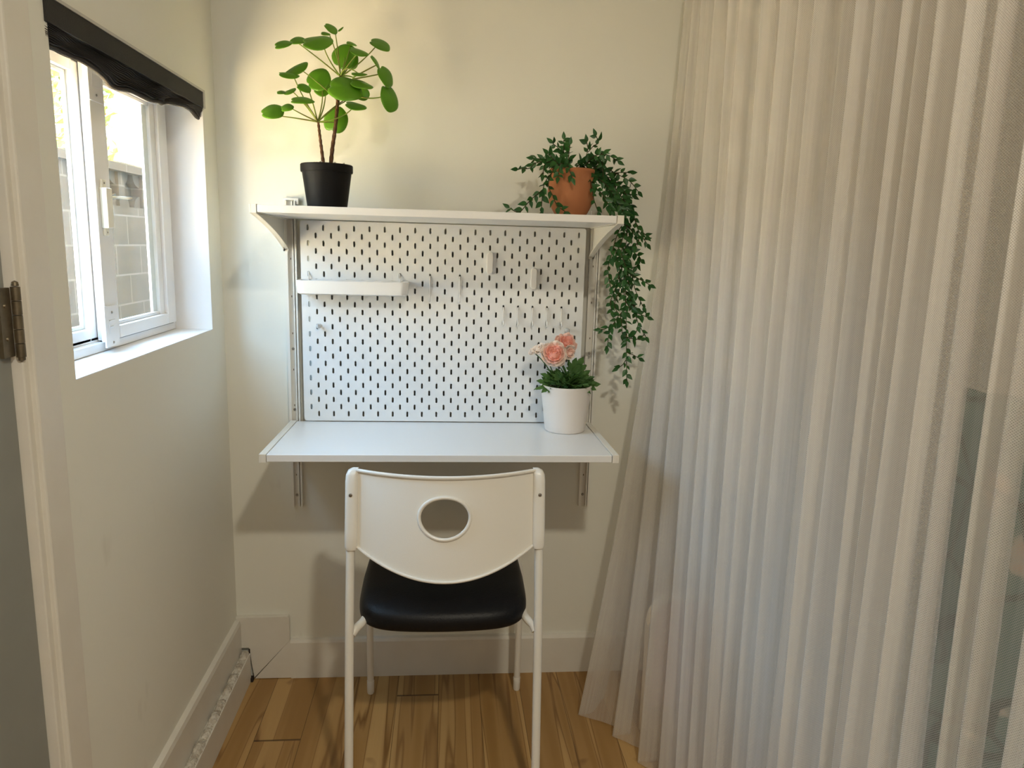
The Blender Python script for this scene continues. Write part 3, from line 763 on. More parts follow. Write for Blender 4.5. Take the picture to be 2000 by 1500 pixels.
# raised rim of the opening and rolled lips along top and bottom edges
rim = []
for i in range(97):
    a = 2*pi*i/96; hx, hz = hole(a); x, z = HC[0]+hx*1.03, HC[1]+hz*1.03; rim.append((x, by(x, z)-.0015, z))
m.tube(rim, .0042, 10, cap=False)
m.tube([(XC+u*.199, by(XC+u*.199, ZT)-.003, ZT+.001+.002*u*u) for u in [-1+2*i/60 for i in range(61)]], .0042, 10)
m.tube([(XC+u*.199, by(XC+u*.199, bottom(u))-.002, bottom(u)) for u in [-1+2*i/60 for i in range(61)]], .0034, 10)
# sleeves over the leg tubes
for s, x in ((-1, XL), (1, XR)):
    secs = []; zz = [.6005, .603, .610, .64, .70, .75, .765, .773, .7775, .779]; ww = [.55, .85, 1, 1, 1, 1, .95, .80, .5, .15]
    for z, w in zip(zz, ww):
        cx = x-s*.0015; ring = []
        for k in range(24):
            a = 2*pi*k/24; c, sn = cos(a), sin(a); q = (abs(c)**3.2+abs(sn)**3.2)**(-1/3.2)
            sh = (1-w)*.012*(-s) if z > .70 else (1-w)*.004*(-s)
            ring.append((cx+sh+c*q*.0142*max(w, .3), rear_y(z)-.001+sn*q*.0150*w, z))
        secs.append(ring)
    vs = [p for r_ in secs for p in r_]; nn = 24; fs = [(i*nn+k, i*nn+(k+1) % nn, (i+1)*nn+(k+1) % nn, (i+1)*nn+k) for i in range(len(secs)-1) for k in range(nn)]+[tuple(range(nn)), tuple(range((len(secs)-1)*nn, len(secs)*nn))]
    m.add(vs, fs)
bk = m.build('backrest', PLAS, ch, smooth='auto')
for x in (XL+.0005, XR-.0005):
    z = .7235
    o = MB().lathe([(.0001, .001), (.0040, .001), (.0040, -.001), (.0022, -.0016), (.0018, -.0006), (.0001, -.0006)], (x, rear_y(z)-.0165, z), 16, 'y').build('screw', SCREW, bk, smooth='auto')

# ---------------------------------------------------------------- plants
def pot(mb, c, r0, r1, h, rimh, rimw, wall=.004, n=56, bulge=0):
    pr = [(.001, 0), (r0-.002, 0), (r0, .002)]
    for i in range(1, 9):
        t = i/8; pr.append((r0+(r1-rimw-r0)*t+bulge*sin(pi*t), .002+(h-rimh-.002)*t))
    if rimh: pr += [(r1-.0008, h-rimh+.0005), (r1, h-rimh+.003)]
    pr += [(r1, h-.002), (r1-.0015, h), (r1-wall, h), (r1-wall-.001, h-.015), (.001, h-.015)]
    return mb.lathe(pr, c, n)

# (a) the round-leaved plant in a black nursery pot
PY = -.165
base = at(639.5, 403, PY); base.z = 1.3447
pa = thing('round_leaf_plant', base, 'tall round-leaved green plant in a black pot on the shelf', 'potted plant')
wtop = at(690, 323, PY).x-at(588, 323, PY).x; wbot = at(677, 403, PY).x-at(601, 403, PY).x
PH = at(639, 322, PY).z-base.z
pot(MB(), base, wbot/2, wtop/2, PH, .019, .0035, .003).build('pot', POTB, pa, smooth='auto')
pm = MB(); random.seed(11)
pm.lathe([(.001, PH-.016), (wtop/2-.006, PH-.014), (wtop/2-.006, PH-.006), (.001, PH-.002)], base, 32)
for k in range(170):
    a = random.uniform(0, 2*pi); rr = sqrt(random.random())*(wtop/2-.010); c = Vector((base.x+rr*cos(a), base.y+rr*sin(a), base.z+PH-.005+random.uniform(0, .006))); s = random.uniform(.003, .0065)
    vs = []; rot = Matrix.Rotation(random.uniform(0, 6), 3, Vector((random.random(), random.random(), random.random()+.1)).normalized())
    for (x, y, z) in ((1, 0, 0), (-1, 0, 0), (0, .8, 0), (0, -.8, 0), (0, 0, .6), (0, 0, -.6)):
        vs.append(c+rot @ Vector((x, y, z))*s)
    pm.add(vs, [(0, 2, 4), (2, 1, 4), (1, 3, 4), (3, 0, 4), (2, 0, 5), (1, 2, 5), (3, 1, 5), (0, 3, 5)])
tag(pm.build('pebbles', PEB, pa), kind='stuff')
S = 3.847
def zp(x, y, dy=0): return at(480+x/S, 30+y/S, PY+dy)
def trunk(pts, r0, r1):
    P = spline([zp(*p) for p in pts], 8); n = len(P)
    return MB().tube(P, [r0+(r1-r0)*i/(n-1)+.0005*sin(i*2.1) for i in range(n)], 10)
trunk([(588, 1150, .0), (570, 1010, 0), (556, 900, 0), (545, 805, 0)], .0042, .0030).build('stem', BARK, pa, smooth=True)
trunk([(636, 1150, .01), (652, 990, .01), (672, 850, .01), (690, 660, .01), (705, 540, .012), (715, 455, .015)], .0050, .0036).build('stem', BARK, pa, smooth=True)
# petioles (from, via, to) in the same frame; last number is the depth of the tip relative to the stem
A, B, B0 = (540, 800, 0), (712, 460, .015), (690, 640, .01)
PET = [
 (A, (400, 775), (272, 758, -.02)), (A, (435, 752), (345, 700, -.05)), (A, (490, 700), (430, 645, -.06)), (A, (450, 665), (352, 572, .02)),
 (A, (415, 600), (365, 470, -.02)), (A, (512, 680), (475, 565, -.04)), (A, (592, 640), (570, 520, .02)), (A, (640, 700), (735, 640, .05)),
 (A, (700, 810), (690, 790, .03)), (A, (715, 790), (797, 703, .01)), (A, (600, 700), (600, 560, .05)), (B0, (570, 520), (420, 412, -.03)),
 (B, (560, 330), (398, 212, -.02)), (B, (612, 330), (585, 232, -.05)), (B, (700, 320), (630, 148, .0)), (B, (698, 290), (672, 126, .02)),
 (B, (745, 370), (740, 320, .04)), (B, (765, 320), (788, 222, .05)), (B, (800, 320), (850, 280, -.02)), (B, (860, 370), (972, 240, .02)),
 ((800, 470, -.02), (955, 385), (985, 372, -.02)), ((800, 480, .0), (950, 455), (1035, 435, .03)), ((850, 610, .02), (960, 640), (1060, 600, .02)),
 (B, (735, 350), (850, 440, -.04)), (B, (700, 500), (700, 530, -.05)), (B, (800, 480), (870, 510, -.05)), (A, (660, 690), (750, 645, .02)), (B, (820, 430), (900, 560, .03)),
 (B, (760, 420), (810, 330, .06)),
]
pm = MB()
for a, v, t in PET:
    P = bez(zp(a[0], a[1], a[2]), zp(v[0], v[1], (a[2]+t[2])/2), zp(t[0], t[1], t[2]), 10)
    pm.tube(P, [.0018-.0006*i/10 for i in range(11)], 6)
pm.build('petioles', PETI, pa, smooth=True)
# leaves: centre, half length, half width, angle of the long axis, depth, which way the blade faces (+1 up/toward viewer)
LEAF = [
 (280, 215, 62, 26, 12, -.03, 1), (388, 188, 55, 26, 6, -.01, 1), (535, 197, 104, 50, 3, -.05, 1), (640, 97, 54, 26, -35, .02, 1), (600, 137, 34, 12, -8, .0, 1),
 (712, 104, 24, 6, 38, .02, 1), (738, 306, 92, 90, 60, .045, -1), (800, 345, 62, 42, 75, .06, -1), (795, 212, 40, 11, -18, .05, 1), (850, 272, 68, 24, -18, -.02, 1),
 (1010, 217, 78, 37, -24, .02, 1), (978, 352, 60, 12, -58, -.02, 1), (1053, 458, 84, 46, -62, .03, -1), (1080, 620, 104, 60, -72, .02, -1), (378, 402, 86, 32, 26, -.03, 1),
 (322, 446, 72, 19, -8, -.05, 1), (546, 482, 88, 82, 20, .02, -1), (572, 550, 62, 56, 0, .05, -1), (745, 550, 120, 84, -12, -.06, 1), (870, 515, 82, 28, -15, -.05, 1),
 (878, 592, 50, 56, 0, .03, -1), (825, 676, 78, 28, -12, .01, 1), (438, 545, 52, 28, -22, -.04, 1), (268, 578, 34, 13, 0, .02, 1), (328, 570, 48, 16, 22, .02, 1),
 (425, 636, 82, 24, -3, -.06, 1), (312, 692, 44, 26, 10, -.05, 1), (200, 722, 82, 52, 6, -.02, 1), (674, 786, 96, 92, 70, .035, -1), (850, 440, 56, 10, -4, -.04, 1),
]
lm = MB(); MPP = (CAM.y-PY)*-1/FPX/S
for (x, y, a, b, th, dy, sgn) in LEAF:
    c = zp(x, y, dy); ra = a*MPP*1.02; th_ = radians(th)
    view = (c-CAM).normalized(); rt = CR; up = CU
    U = (rt*cos(th_)+up*sin(th_)); V0 = (-rt*sin(th_)+up*cos(th_)); k = min(1, b/a)
    V = V0*k+view*sqrt(1-k*k)*1.0
    N_ = U.cross(V).normalized()
    nr, na = 6, 28; vs = [c+N_*(.10*ra)]; fs = []
    cup = .16*ra
    for i in range(1, nr+1):
        for j in range(na):
            ang = 2*pi*j/na; rr = i/nr
            edge = 1+.03*sin(3*ang+x)+.02*sin(5*ang+y)
            if abs((ang-pi+pi) % (2*pi)-pi) < 0: pass
            notch = 1-.20*math.exp(-((ang-pi)/.22)**2)
            p = c+(U*cos(ang)*1.0+V*sin(ang)*.93)*ra*rr*edge*notch+N_*(cup*(.6-rr*rr)+.05*ra*sin(2*ang+x)*rr)
            vs.append(p)
    for j in range(na): fs.append((0, 1+j, 1+(j+1) % na))
    for i in range(nr-1):
        for j in range(na): p = 1+i*na+j; q = 1+i*na+(j+1) % na; fs.append((p, p+na, q+na, q))
    lm.add(vs, fs)
lm.build('foliage', PILEA, pa, smooth=True, solid=.0009, recalc=False)

# (b) terracotta pot with trailing vine
TY = -.150
tb_ = at(1114, 417, TY); tb_.z = 1.3447
iv = thing('trailing_vine_plant', tb_, 'dark green trailing vine in a terracotta pot hanging over the shelf end', 'potted plant')
HH = at(1115, 331, TY).z-tb_.z
pr = [(.001, 0), (.032, 0), (.035, .002), (.0405, .010), (.0480, .023), (.0545, .038), (.0580, .054), (.0590, .068), (.0580, .082), (.0555, .092), (.0540, HH-.012), (.0560, HH-.008), (.0570, HH-.003), (.0560, HH), (.0515, HH), (.050, HH-.012), (.001, HH-.012)]
MB().lathe(pr, tb_, 56).build('pot', TERRA, iv, smooth='auto')
MB().lathe([(.001, HH-.014), (.049, HH-.013), (.048, HH-.009), (.001, HH-.006)], tb_, 24).build('soil', SOIL, iv)
S4 = 5.771
def z4(x, y, d=0): return (960+x/S4, 240+y/S4, d)
S5 = 3.947
def z5(x, y, d=0): return (1000+x/S5, 480+y/S5, d)
V = [
 ([z4(760, 520, .0), z4(620, 440, -.02), z4(500, 450, -.03), z4(430, 510, -.04), z4(300, 520, -.05)], 5.5),
 ([z4(720, 520, -.02), z4(620, 640, -.05), z4(580, 760, -.055), z4(560, 1000, -.05)], 7),
 ([z4(590, 740, -.055), z4(520, 800, -.06), z4(430, 880, -.06), z4(330, 1000, -.06)], 6),
 ([z4(330, 1000, -.06), z4(270, 1000, -.06), z4(205, 960, -.06)], 7),
 ([z4(700, 510, -.04), z4(640, 690, -.06), z4(690, 820, -.065), z4(740, 930, -.07), z4(830, 1000, -.07)], 7),
 ([z4(860, 520, 0), z4(820, 380, .0), z4(815, 190, .0)], 4), ([z4(820, 520, .01), z4(790, 330, .02), z4(690, 230, .02)], 5), ([z4(880, 520, -.01), z4(870, 380, -.02), z4(885, 250, -.02)], 4),
 ([z4(800, 520, -.02), z4(720, 430, -.04), z4(640, 350, -.05)], 4.5), ([z4(860, 500, -.02), z4(780, 460, -.05), z4(750, 610, -.075)], 5), ([z4(880, 500, -.02), z4(860, 480, -.06), z4(910, 620, -.075)], 6),
 ([z4(760, 480, .02), z4(650, 420, .02), z4(480, 400, .02)], 4.5), ([z4(780, 500, -.02), z4(680, 440, -.03), z4(600, 470, -.04), z4(580, 580, -.05)], 4.5),
 ([z4(940, 520, 0), z4(1040, 420, .0), z4(1085, 310, 0), z4(1075, 220, 0)], 7), ([z4(1090, 330, 0), z4(1150, 260, 0), z4(1205, 225, 0), z4(1180, 150, 0)], 6.5),
 ([z4(980, 500, 0), z4(1120, 430, 0), z4(1230, 330, 0), z4(1250, 480, -.02), z4(1260, 640, -.02)], 4), ([z4(950, 460, 0), z4(1100, 440, 0), z4(1180, 400, .02), z4(1230, 560, .0)], 4),
 ([z4(1020, 520, 0), z4(1150, 380, -.02), z4(1300, 360, -.03), z4(1420, 430, -.03)], 5), ([z4(1050, 540, 0), z4(1250, 500, 0), z4(1420, 580, 0), z4(1560, 660, .0), z4(1650, 770, 0)], 6),
 ([z4(1060, 520, 0), z4(1200, 560, .01), z4(1380, 650, .01), z4(1500, 780, .01), z4(1560, 920, .01)], 4), ([z4(1080, 540, 0), z4(1200, 620, -.02), z4(1330, 740, -.03), z4(1420, 880, -.03), z4(1480, 1000, -.03)], 3.6),
 ([z4(1080, 560, 0), z4(1150, 700, -.04), z4(1260, 820, -.05), z4(1350, 980, -.05)], 4.2), ([z4(1080, 560, -.02), z4(1130, 700, -.05), z4(1150, 850, -.06), z4(1200, 1000, -.06)], 9),
 ([z4(1090, 560, 0), z4(1300, 640, .02), z4(1460, 740, .03), z4(1590, 820, .03)], 5), ([z4(1250, 640, 0), z4(1350, 800, 0), z4(1450, 900, .0), z4(1590, 1000, .0)], 3.6),
 ([z4(1300, 600, .0), z4(1400, 740, -.01), z4(1420, 860, -.02), z4(1380, 960, -.02)], 3.6), ([z4(1200, 520, 0), z4(1330, 560, 0), z4(1480, 560, 0), z4(1560, 560, 0)], 5.5),
 # hanging over the shelf end
 ([z4(1450, 800, 0), z4(1500, 940, 0), z4(1520, 1100, 0), z4(1525, 1300, 0), z5(870, 50, 0), z5(875, 300, 0), z5(880, 560, 0), z5(882, 750, 0), z5(885, 1040, 0)], 7.5),
 ([z4(1480, 850, 0), z4(1580, 990, 0), z4(1640, 1150, 0), z4(1740, 1270, 0)], 8), ([z4(1500, 900, .01), z4(1590, 1020, .01), z4(1650, 1200, .01), z4(1750, 1360, .01)], 6),
 ([z4(1480, 950, 0), z4(1490, 1100, 0), z4(1430, 1230, 0), z4(1380, 1380, 0), z5(770, 60, .0), z5(740, 180, .0), z5(760, 320, 0)], 6.5),
 ([z4(1500, 1050, 0), z4(1500, 1230, 0), z4(1440, 1400, 0), z5(800, 60, .01), z5(830, 180, .01), z5(800, 320, .01), z5(760, 430, .01), z5(770, 500, .01)], 5),
 ([z5(860, 330, 0), z5(870, 470, 0), z5(800, 570, 0), z5(750, 680, 0), z5(735, 780, 0)], 6), ([z5(840, 60, -.01), z5(880, 160, -.01), z5(940, 230, -.01), z5(1060, 300, -.01)], 6.5),
 ([z5(860, 100, 0), z5(930, 250, 0), z5(950, 340, 0), z5(1010, 470, 0)], 6.5), ([z5(880, 350, 0), z5(940, 480, 0), z5(970, 590, 0), z5(1030, 700, 0)], 7), ([z5(975, 600, 0), z5(950, 680, 0), z5(885, 730, 0)], 8),
 ([z5(820, 200, .01), z5(830, 330, .01), z5(790, 460, .01), z5(840, 560, .01), z5(850, 680, .01)], 5), ([z5(880, 20, .01), z5(950, 60, .01), z5(990, 100, .01), z5(960, 160, .01)], 5),
 ([z4(1520, 1130, .0), z4(1600, 1250, 0), z4(1660, 1330, 0), z5(890, 80, 0), z5(900, 300, 0), z5(930, 420, 0)], 4.5), ([z4(1530, 1150, .01), z4(1560, 1350, .01), z5(850, 20, .01), z5(840, 140, .01), z5(870, 280, .01)], 4.5),
 ([z5(870, 420, 0), z5(930, 500, 0), z5(1040, 550, 0)], 7), ([z5(880, 700, 0), z5(940, 720, 0), z5(985, 720, 0)], 8), ([z5(880, 820, 0), z5(930, 840, 0), z5(975, 865, 0)], 8), ([z5(878, 880, 0), z5(850, 920, 0), z5(820, 940, 0)], 9),
 ([z5(900, 380, 0), z5(920, 440, 0), z5(960, 480, 0)], 6), ([z5(790, 600, 0), z5(720, 640, 0), z5(685, 645, 0)], 9),
]
sm = MB(); lv = MB(); random.seed(21)
def small_leaf(mb, p, d, side_n, L_, W_):
    d = d.normalized(); s = d.cross(side_n).normalized(); n = s.cross(d)
    prof = [(0, .0), (.12, .30), (.30, .50), (.5, .46), (.72, .28), (.9, .10), (1, .0)]
    vs = []; bend = random.uniform(-.12, .22)
    for t, w in prof:
        c = p+d*L_*t-n*(bend*L_*t*t)
        vs += [c-s*W_*w+n*W_*w*.35, c, c+s*W_*w+n*W_*w*.35]
    fs = []
    for i in range(len(prof)-1):
        a = i*3; fs += [(a, a+3, a+4, a+1), (a+1, a+4, a+5, a+2)]
    mb.add(vs, fs)
for pts, step in V:
    P = spline([at(p[0], p[1], TY+p[2]) for p in pts], 8)
    sm.tube(P, [.0011]*len(P), 5)
    # walk along the vine and set a leaf every few millimetres, alternating sides
    acc = 0; nxt = step*.0015*.6; side = 1; tot = sum((P[i+1]-P[i]).length for i in range(len(P)-1))
    for i in range(len(P)-1):
        seg = P[i+1]-P[i]; l = seg.length
        while acc+l > nxt:
            q = P[i]+seg*((nxt-acc)/l); tdir = seg.normalized()
            view = (q-CAM).normalized(); lat = tdir.cross(view).normalized()*side
            lat = (Matrix.Rotation(random.uniform(-1.2, 1.2), 3, tdir) @ lat)
            d = (tdir*random.uniform(.35, .9)+lat*random.uniform(.6, 1.0)+Vector((0, 0, -.15)))
            nn_ = (-view+Vector((random.gauss(0, .5), random.gauss(0, .4), random.gauss(.3, .5)))).normalized()
            L_ = random.uniform(.017, .0255); small_leaf(lv, q, d, nn_, L_, L_*random.uniform(.46, .60))
            side = -side; nxt += step*.0016*random.uniform(.75, 1.25)
        acc += l
    small_leaf(lv, P[-1], P[-1]-P[-2], (CAM-P[-1]).normalized(), .021, .010)
sm.build('stems', IVYS, iv, smooth=True); lv.build('foliage', IVYL, iv, smooth=True, recalc=False)

# (c) pink ranunculus in a white pot on the desk
wb = Vector((.920, -.112, .7840))
fl = thing('pink_flower_plant', wb, 'pink ranunculus flowers in a white pot on the desk', 'potted plant')
prw = [(.001, 0), (.050, 0), (.0535, .002), (.0550, .006)]+[(.0550+(.0690-.0550)*t, .006+.117*t) for t in [i/8 for i in range(1, 9)]]+[(.0692, .1245), (.0680, .1262), (.0650, .1262), (.0640, .110), (.001, .110)]
MB().lathe(prw, wb, 64).build('pot', POTW, fl, smooth='auto')
MB().lathe([(.001, .108), (.0635, .109), (.060, .113), (.001, .116)], wb, 24).build('soil', SOIL, fl)
def ranunculus(c, axis, R, petals=(5, 6, 7, 8, 8), open_=1.0, mats=(2, 2, 1, 1, 0)):
    axis = Vector(axis).normalized(); t = axis.orthogonal().normalized(); b = axis.cross(t); m = MB()
    for ri, npet in enumerate(petals):
        f = (ri+1)/len(petals); rad = R*(.22+.78*f); tilt = (.25+.95*f*open_)
        for k in range(npet):
            a0 = 2*pi*k/npet+ri*.7+random.uniform(-.1, .1); span = 2*pi/npet*1.7
            m.cur = mats[ri]
            def P(u, v):
                a = a0+(u-.5)*span*(.5+.7*sin(pi*min(1, v*.9+.08))); el = v*tilt+.05
                rr = rad*sin(el*1.25)*(1+.05*sin(k*3+ri)); hh = -R*.5*f+rad*(1-cos(el*1.25))*(.95-.75*f*open_)*1.5+R*.28*(1-f)
                wob = (.10*sin(u*9+k*1.7)+.09*sin(k*2.9+ri*1.3)+.10*(1-abs(2*u-1)))*R*v
                return c+(t*cos(a)+b*sin(a))*rr+axis*(hh+wob)
            m.grid(P, 7, 6)
    m.cur = mats[0]; m.lathe([(.0001, -R*.50)]+[(R*.40*sin(pi*i/8), -R*.18-R*.30*cos(pi*i/8)) for i in range(1, 8)]+[(.0001, R*.13)], c, 14)
    return m
random.seed(9)
FM = [PET1, PET2, PET3]
heads = [((1082, 690), -.160, (-.15, -1, .35), .034, (5, 6, 7, 8, 9), 1.0, (2, 2, 2, 1, 0)), ((1106, 669), -.128, (.15, -.8, .6), .031, (5, 6, 7, 8, 9), .95, (2, 2, 2, 1, 1)),
         ((1113, 688), -.150, (.5, -1, -.1), .020, (5, 6, 7), .8, (1, 1, 0)), ((1092, 703), -.150, (0, -.9, -.2), .020, (5, 6, 7), .7, (1, 0, 0))]
top = wb+Vector((0, 0, .11)); stm = MB()
for (px, Y, ax, R, pt, op, ms) in heads:
    c = at(px[0], px[1], Y); o = ranunculus(c, ax, R, pt, op, ms).build('flower', FM, fl, smooth=True, solid=.0006, recalc=False)
    stm.tube(bez(top+Vector((random.uniform(-.02, .02), random.uniform(-.01, .01), 0)), (top+c)/2+Vector((.01, 0, .02)), c-Vector(ax).normalized()*R*.5, 8), .0016, 6)
for (px, Y, R) in (((1052, 680), -.135, .021), ((1041, 684), -.13, .016)):
    c = at(px[0], px[1], Y)
    o = ranunculus(c, (-.5, -.3, .7), R, (4, 5, 6, 6), .75, (0, 0, 0, 0)).build('bud', FM, fl, smooth=True, solid=.0006, recalc=False); o['label'] = 'cream unopened bud'
    stm.tube(bez(top+Vector((-.02, 0, 0)), (top+c)/2+Vector((-.005, 0, .02)), c-Vector((-.4, -.2, .8))*R*.6, 8), .0015, 6)
for k in range(3):
    c = at(1052, 690, -.135); small_leaf(stm, c, Vector((random.uniform(-1, 1), -.5, random.uniform(-.2, .8))), Vector((0, -1, .3)), .012, .005)
stm.build('stems', FOLI, fl, smooth=True, recalc=False)
# lobed leaves
def lobed(mb, base, d, n, L_):
    d = d.normalized(); s = d.cross(n).normalized(); n = s.cross(d)
    drp = random.uniform(.1, .5)
    mb.tube([base, base+d*L_*.45], .0009, 5)
    for ang, ll in ((0, 1.0), (.62, .78), (-.62, .78), (1.2, .50), (-1.2, .50)):
        dd = d*cos(ang)+s*sin(ang); ss = -d*sin(ang)+s*cos(ang); o = base+d*L_*.35; Lk = L_*.62*ll; vs = []
        for t, w in ((0, .05), (.25, .16), (.45, .24), (.55, .17), (.72, .21), (.85, .12), (1, 0)):
            c = o+dd*Lk*t-n*(drp*L_*(t*ll)**2*.5); vs += [c-ss*Lk*w+n*Lk*.05, c, c+ss*Lk*w+n*Lk*.05]
        fs = []
        for i in range(6):
            a = i*3; fs += [(a, a+3, a+4, a+1), (a+1, a+4, a+5, a+2)]
        mb.add(vs, fs)
lf = MB(); random.seed(31)
for k in range(74):
    a = random.uniform(0, 2*pi); el = random.uniform(.05, 1.15)
    d = Vector((cos(a)*cos(el)+.18, sin(a)*cos(el)-.1, sin(el))); b0 = top+Vector((random.uniform(-.030, .035), random.uniform(-.03, .03), random.uniform(.0, .018)))
    L_ = random.uniform(.045, .070)*(1-.15*sin(el))
    if b0.y+d.normalized().y*L_ > -.042: d.y = min(d.y, .2)
    lobed(lf, b0, d, Vector((-d.x*.5, -d.y*.5-.35, 1)), L_)
for tx, ty in ((1050, 742), (1165, 745), (1150, 722), (1135, 705), (1060, 728), (1172, 748), (1125, 700), (1143, 712), (1075, 725), (1138, 698), (1128, 715), (1118, 722), (1150, 732), (1095, 730), (1105, 738), (1160, 735)):
    e_ = at(tx, ty, -.13); b0 = top+(e_-top)*.35; lobed(lf, b0, e_-b0, Vector((0, -.8, .8)), (e_-b0).length*1.05)
lf.build('foliage', FOLI, fl, smooth=True, recalc=False)

# ---------------------------------------------------------------- daybed beyond the curtain
bd = thing('daybed', (1.45, -.95, 0), 'low daybed with teal floral cover behind the sheer curtain', 'bed')
m = MB(); fx0, fx1 = 1.137, 1.80
m.tube(spline([(fx0, -.300, .004), (fx0, -.300, .20), (fx0, -.300, .325), (fx0+.018, -.300, .368), (fx0+.06, -.300, .384), (fx0+.2, -.3, .386), (fx1-.06, -.3, .386), (fx1-.01, -.3, .37), (fx1, -.3, .32), (fx1, -.3, .004)], 8), .0125, 14)
m.build('footboard_frame', CREAMF, bd, smooth='auto')
MB().box((fx0+.010, -.304, .07), (fx1-.01, -.296, .378)).build('footboard_panel', PINK, bd, bevel=.002)
MB().box((1.35, -1.75, .12), (1.80, -.31, .20)).build('bed_frame', CREAMF, bd, bevel=.01)
for (x, y) in ((1.37, -1.72), (1.77, -1.72)):
    MB().tube([(x, y, 0), (x, y, .13)], .018, 12).build('leg', CREAMF, bd, smooth='auto')
def soft(mb, a, b, r=.03, n=8):
    (x0, y0, z0), (x1, y1, z1) = a, b
    mb.box(a, b)
mm = MB(); mm.box((1.36, -1.74, .20), (1.79, -.32, .34)); mm.build('mattress', MATT, bd, bevel=.03, segs=4)
def cover(u, v):
    # quilt: from the top of the back panel down and over the mattress to its front edge
    path = [(1.815, .60), (1.80, .975), (1.755, .985), (1.735, .93), (1.725, .62), (1.70, .40), (1.60, .375), (1.45, .372), (1.345, .36), (1.330, .27), (1.332, .15)]
    t = v*(len(path)-1); i = min(int(t), len(path)-2); f = t-i
    x = path[i][0]*(1-f)+path[i+1][0]*f; z = path[i][1]*(1-f)+path[i+1][1]*f
    y = -1.73+u*1.24
    w = .010*sin(y*19+v*7)+.006*sin(y*41+v*17)
    return (x-w, y, z+w*.7)
cm = MB(); cm.grid(cover, 90, 60); cm.build('floral_cover', FLORAL, bd, smooth=True, solid=.012)
MB().box((1.755, -1.73, .20), (1.80, -.47, .955)).build('back_panel', CREAMF, bd, bevel=.01)

# ---------------------------------------------------------------- sheer curtain
random.seed(17)
# front edges of the knife-like folds: (x, y) under the rail and (x, y) at the floor
FOLD = [((1.205, -.030), (.966, -.232)), ((1.198, -.100), (1.036, -.325)), ((1.192, -.180), (1.084, -.425)), ((1.190, -.285), (1.112, -.495)),
        ((1.186, -.385), (1.138, -.550)), ((1.186, -.450), (1.150, -.590)), ((1.184, -.565), (1.165, -.650))]
for y in (-.655, -.720, -.785, -.880, -.930, -.972, -1.050, -1.085, -1.125, -1.189, -1.225, -1.300, -1.325, -1.400, -1.50, -1.64, -1.74, -1.86, -1.97, -2.10, -2.24):
    x = 1.186+random.uniform(-.006, .006); FOLD.append(((x, y), (x-.002, y-.012+random.uniform(-.008, .008))))
def fold_cloth(F, ov, depth, u0, seg=18, smooth_n=3, wav=1.0):
    """list of columns; each column gives the top point and the floor point of one vertical thread"""
    key = []
    for k, (t, b) in enumerate(F):
        key.append((Vector((t[0], t[1], 0)), Vector((b[0], b[1], 0)), 0))
        if k < len(F)-1:
            nt, nb = F[k+1]; o = ov(k); d = depth(k)
            key.append((Vector((nt[0]+d*.75, nt[1]-o, 0)), Vector((nb[0]+d*1.15, nb[1]-o*1.4, 0)), 1))
    cols = []
    for i in range(len(key)-1):
        a, b = key[i], key[i+1]; n = seg if a[2] == 0 else seg//2
        for j in range(n):
            f = j/n; bow = sin(pi*f)*(.006 if a[2] == 0 else .0)*random.choice((1, 1))
            cols.append((a[0].lerp(b[0], f)+Vector((bow, 0, 0)), a[1].lerp(b[1], f)+Vector((bow*1.6, 0, 0))))
    cols.append((key[-1][0], key[-1][1]))
    for _ in range(smooth_n):
        cols = [cols[0]]+[((cols[i-1][0]+cols[i][0]*2+cols[i+1][0])/4, (cols[i-1][1]+cols[i][1]*2+cols[i+1][1])/4) for i in range(1, len(cols)-1)]+[cols[-1]]
    return cols
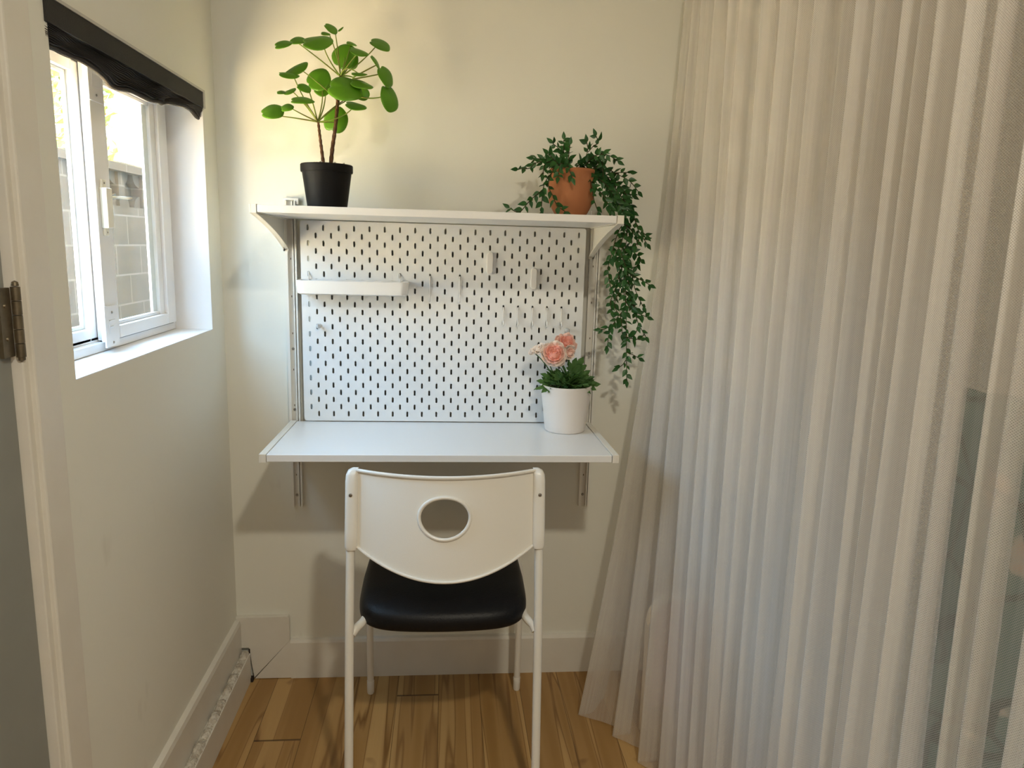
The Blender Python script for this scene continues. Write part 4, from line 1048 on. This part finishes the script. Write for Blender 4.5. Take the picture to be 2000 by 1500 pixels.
def cloth_mesh(cols, name, material, parent, nv=70, ztop=2.44, amp=1.0, pw=2.2):
    vs = []; uvs = []; L_ = 0
    for i, (t, b) in enumerate(cols):
        if i: L_ += (t-cols[i-1][0]).length*.5+(b-cols[i-1][1]).length*.5
        ph = L_*60
        for j in range(nv):
            v = j/(nv-1); g = v**pw; P = t.lerp(b, g)
            P.x += amp*(.0016*sin(ph*.9+4*v)+.0022*v*sin(ph*.37+7*v)+.0010*sin(ph*2.3+11*v))
            P.y += amp*(.0035*v*sin(ph*.21+5.0*v)+.0012*sin(ph*.8+9*v))
            if P.y > -.006: P.y = -.006
            P.z = ztop*(1-v)+.005*v; vs.append(P); uvs.append((L_, P.z))
    m = MB(); fs = [(i*nv+j, (i+1)*nv+j, (i+1)*nv+j+1, i*nv+j+1) for i in range(len(cols)-1) for j in range(nv-1)]; m.add(vs, fs)
    o = m.build(name, material, parent, smooth=True, recalc=False)
    uvl = o.data.uv_layers.new(name='UVMap')
    for lp in o.data.loops: uvl.data[lp.index].uv = uvs[lp.vertex_index]
    return o
ct = thing('sheer_curtain', (1.15, -.6, 0), 'cream sheer curtain falling in deep folds from ceiling to floor', 'curtain')
FIRST = [((1.235, -.008), (1.10, -.03))]
cols = fold_cloth(FIRST+FOLD, lambda k: 0.0 if k < 3 else (.026 if FOLD[k][0][1] > -1.15 else .002), lambda k: (.040, .058, .055, .045)[k] if k < 4 else .034+.012*((k*7) % 5)/5, 0)
cloth_mesh(cols, 'front_cloth', SHEER, ct)
random.seed(23); BK = []; y = -.36
while y > -1.16:
    BK.append(((1.258+random.uniform(-.006, .006), y), (1.250+random.uniform(-.01, .01), y-.01-.06*max(0, 1+y/.5)))); y -= random.uniform(.07, .14)
cols = fold_cloth(BK, lambda k: .018, lambda k: .022, 0, seg=12)
cloth_mesh(cols, 'rear_cloth', SHEER2, ct)
m = MB(); m.tube([(1.222, -.003, 2.455), (1.222, -2.45, 2.455)], .011, 14); m.build('curtain_rod', WHITEM, ct, smooth='auto')

# ---------------------------------------------------------------- ceiling lamp (above and behind the camera)
lp_ = thing('ceiling_lamp', (LAMP.x, LAMP.y, 2.46), 'round white ceiling lamp above the photographer', 'lamp')
MB().lathe([(.001, .04), (.19, .04), (.19, .0), (.17, -.006), (.165, .02), (.001, .02)], LAMP+Vector((0, 0, .02)), 40).build('lamp_body', LAMPM, lp_, smooth='auto')
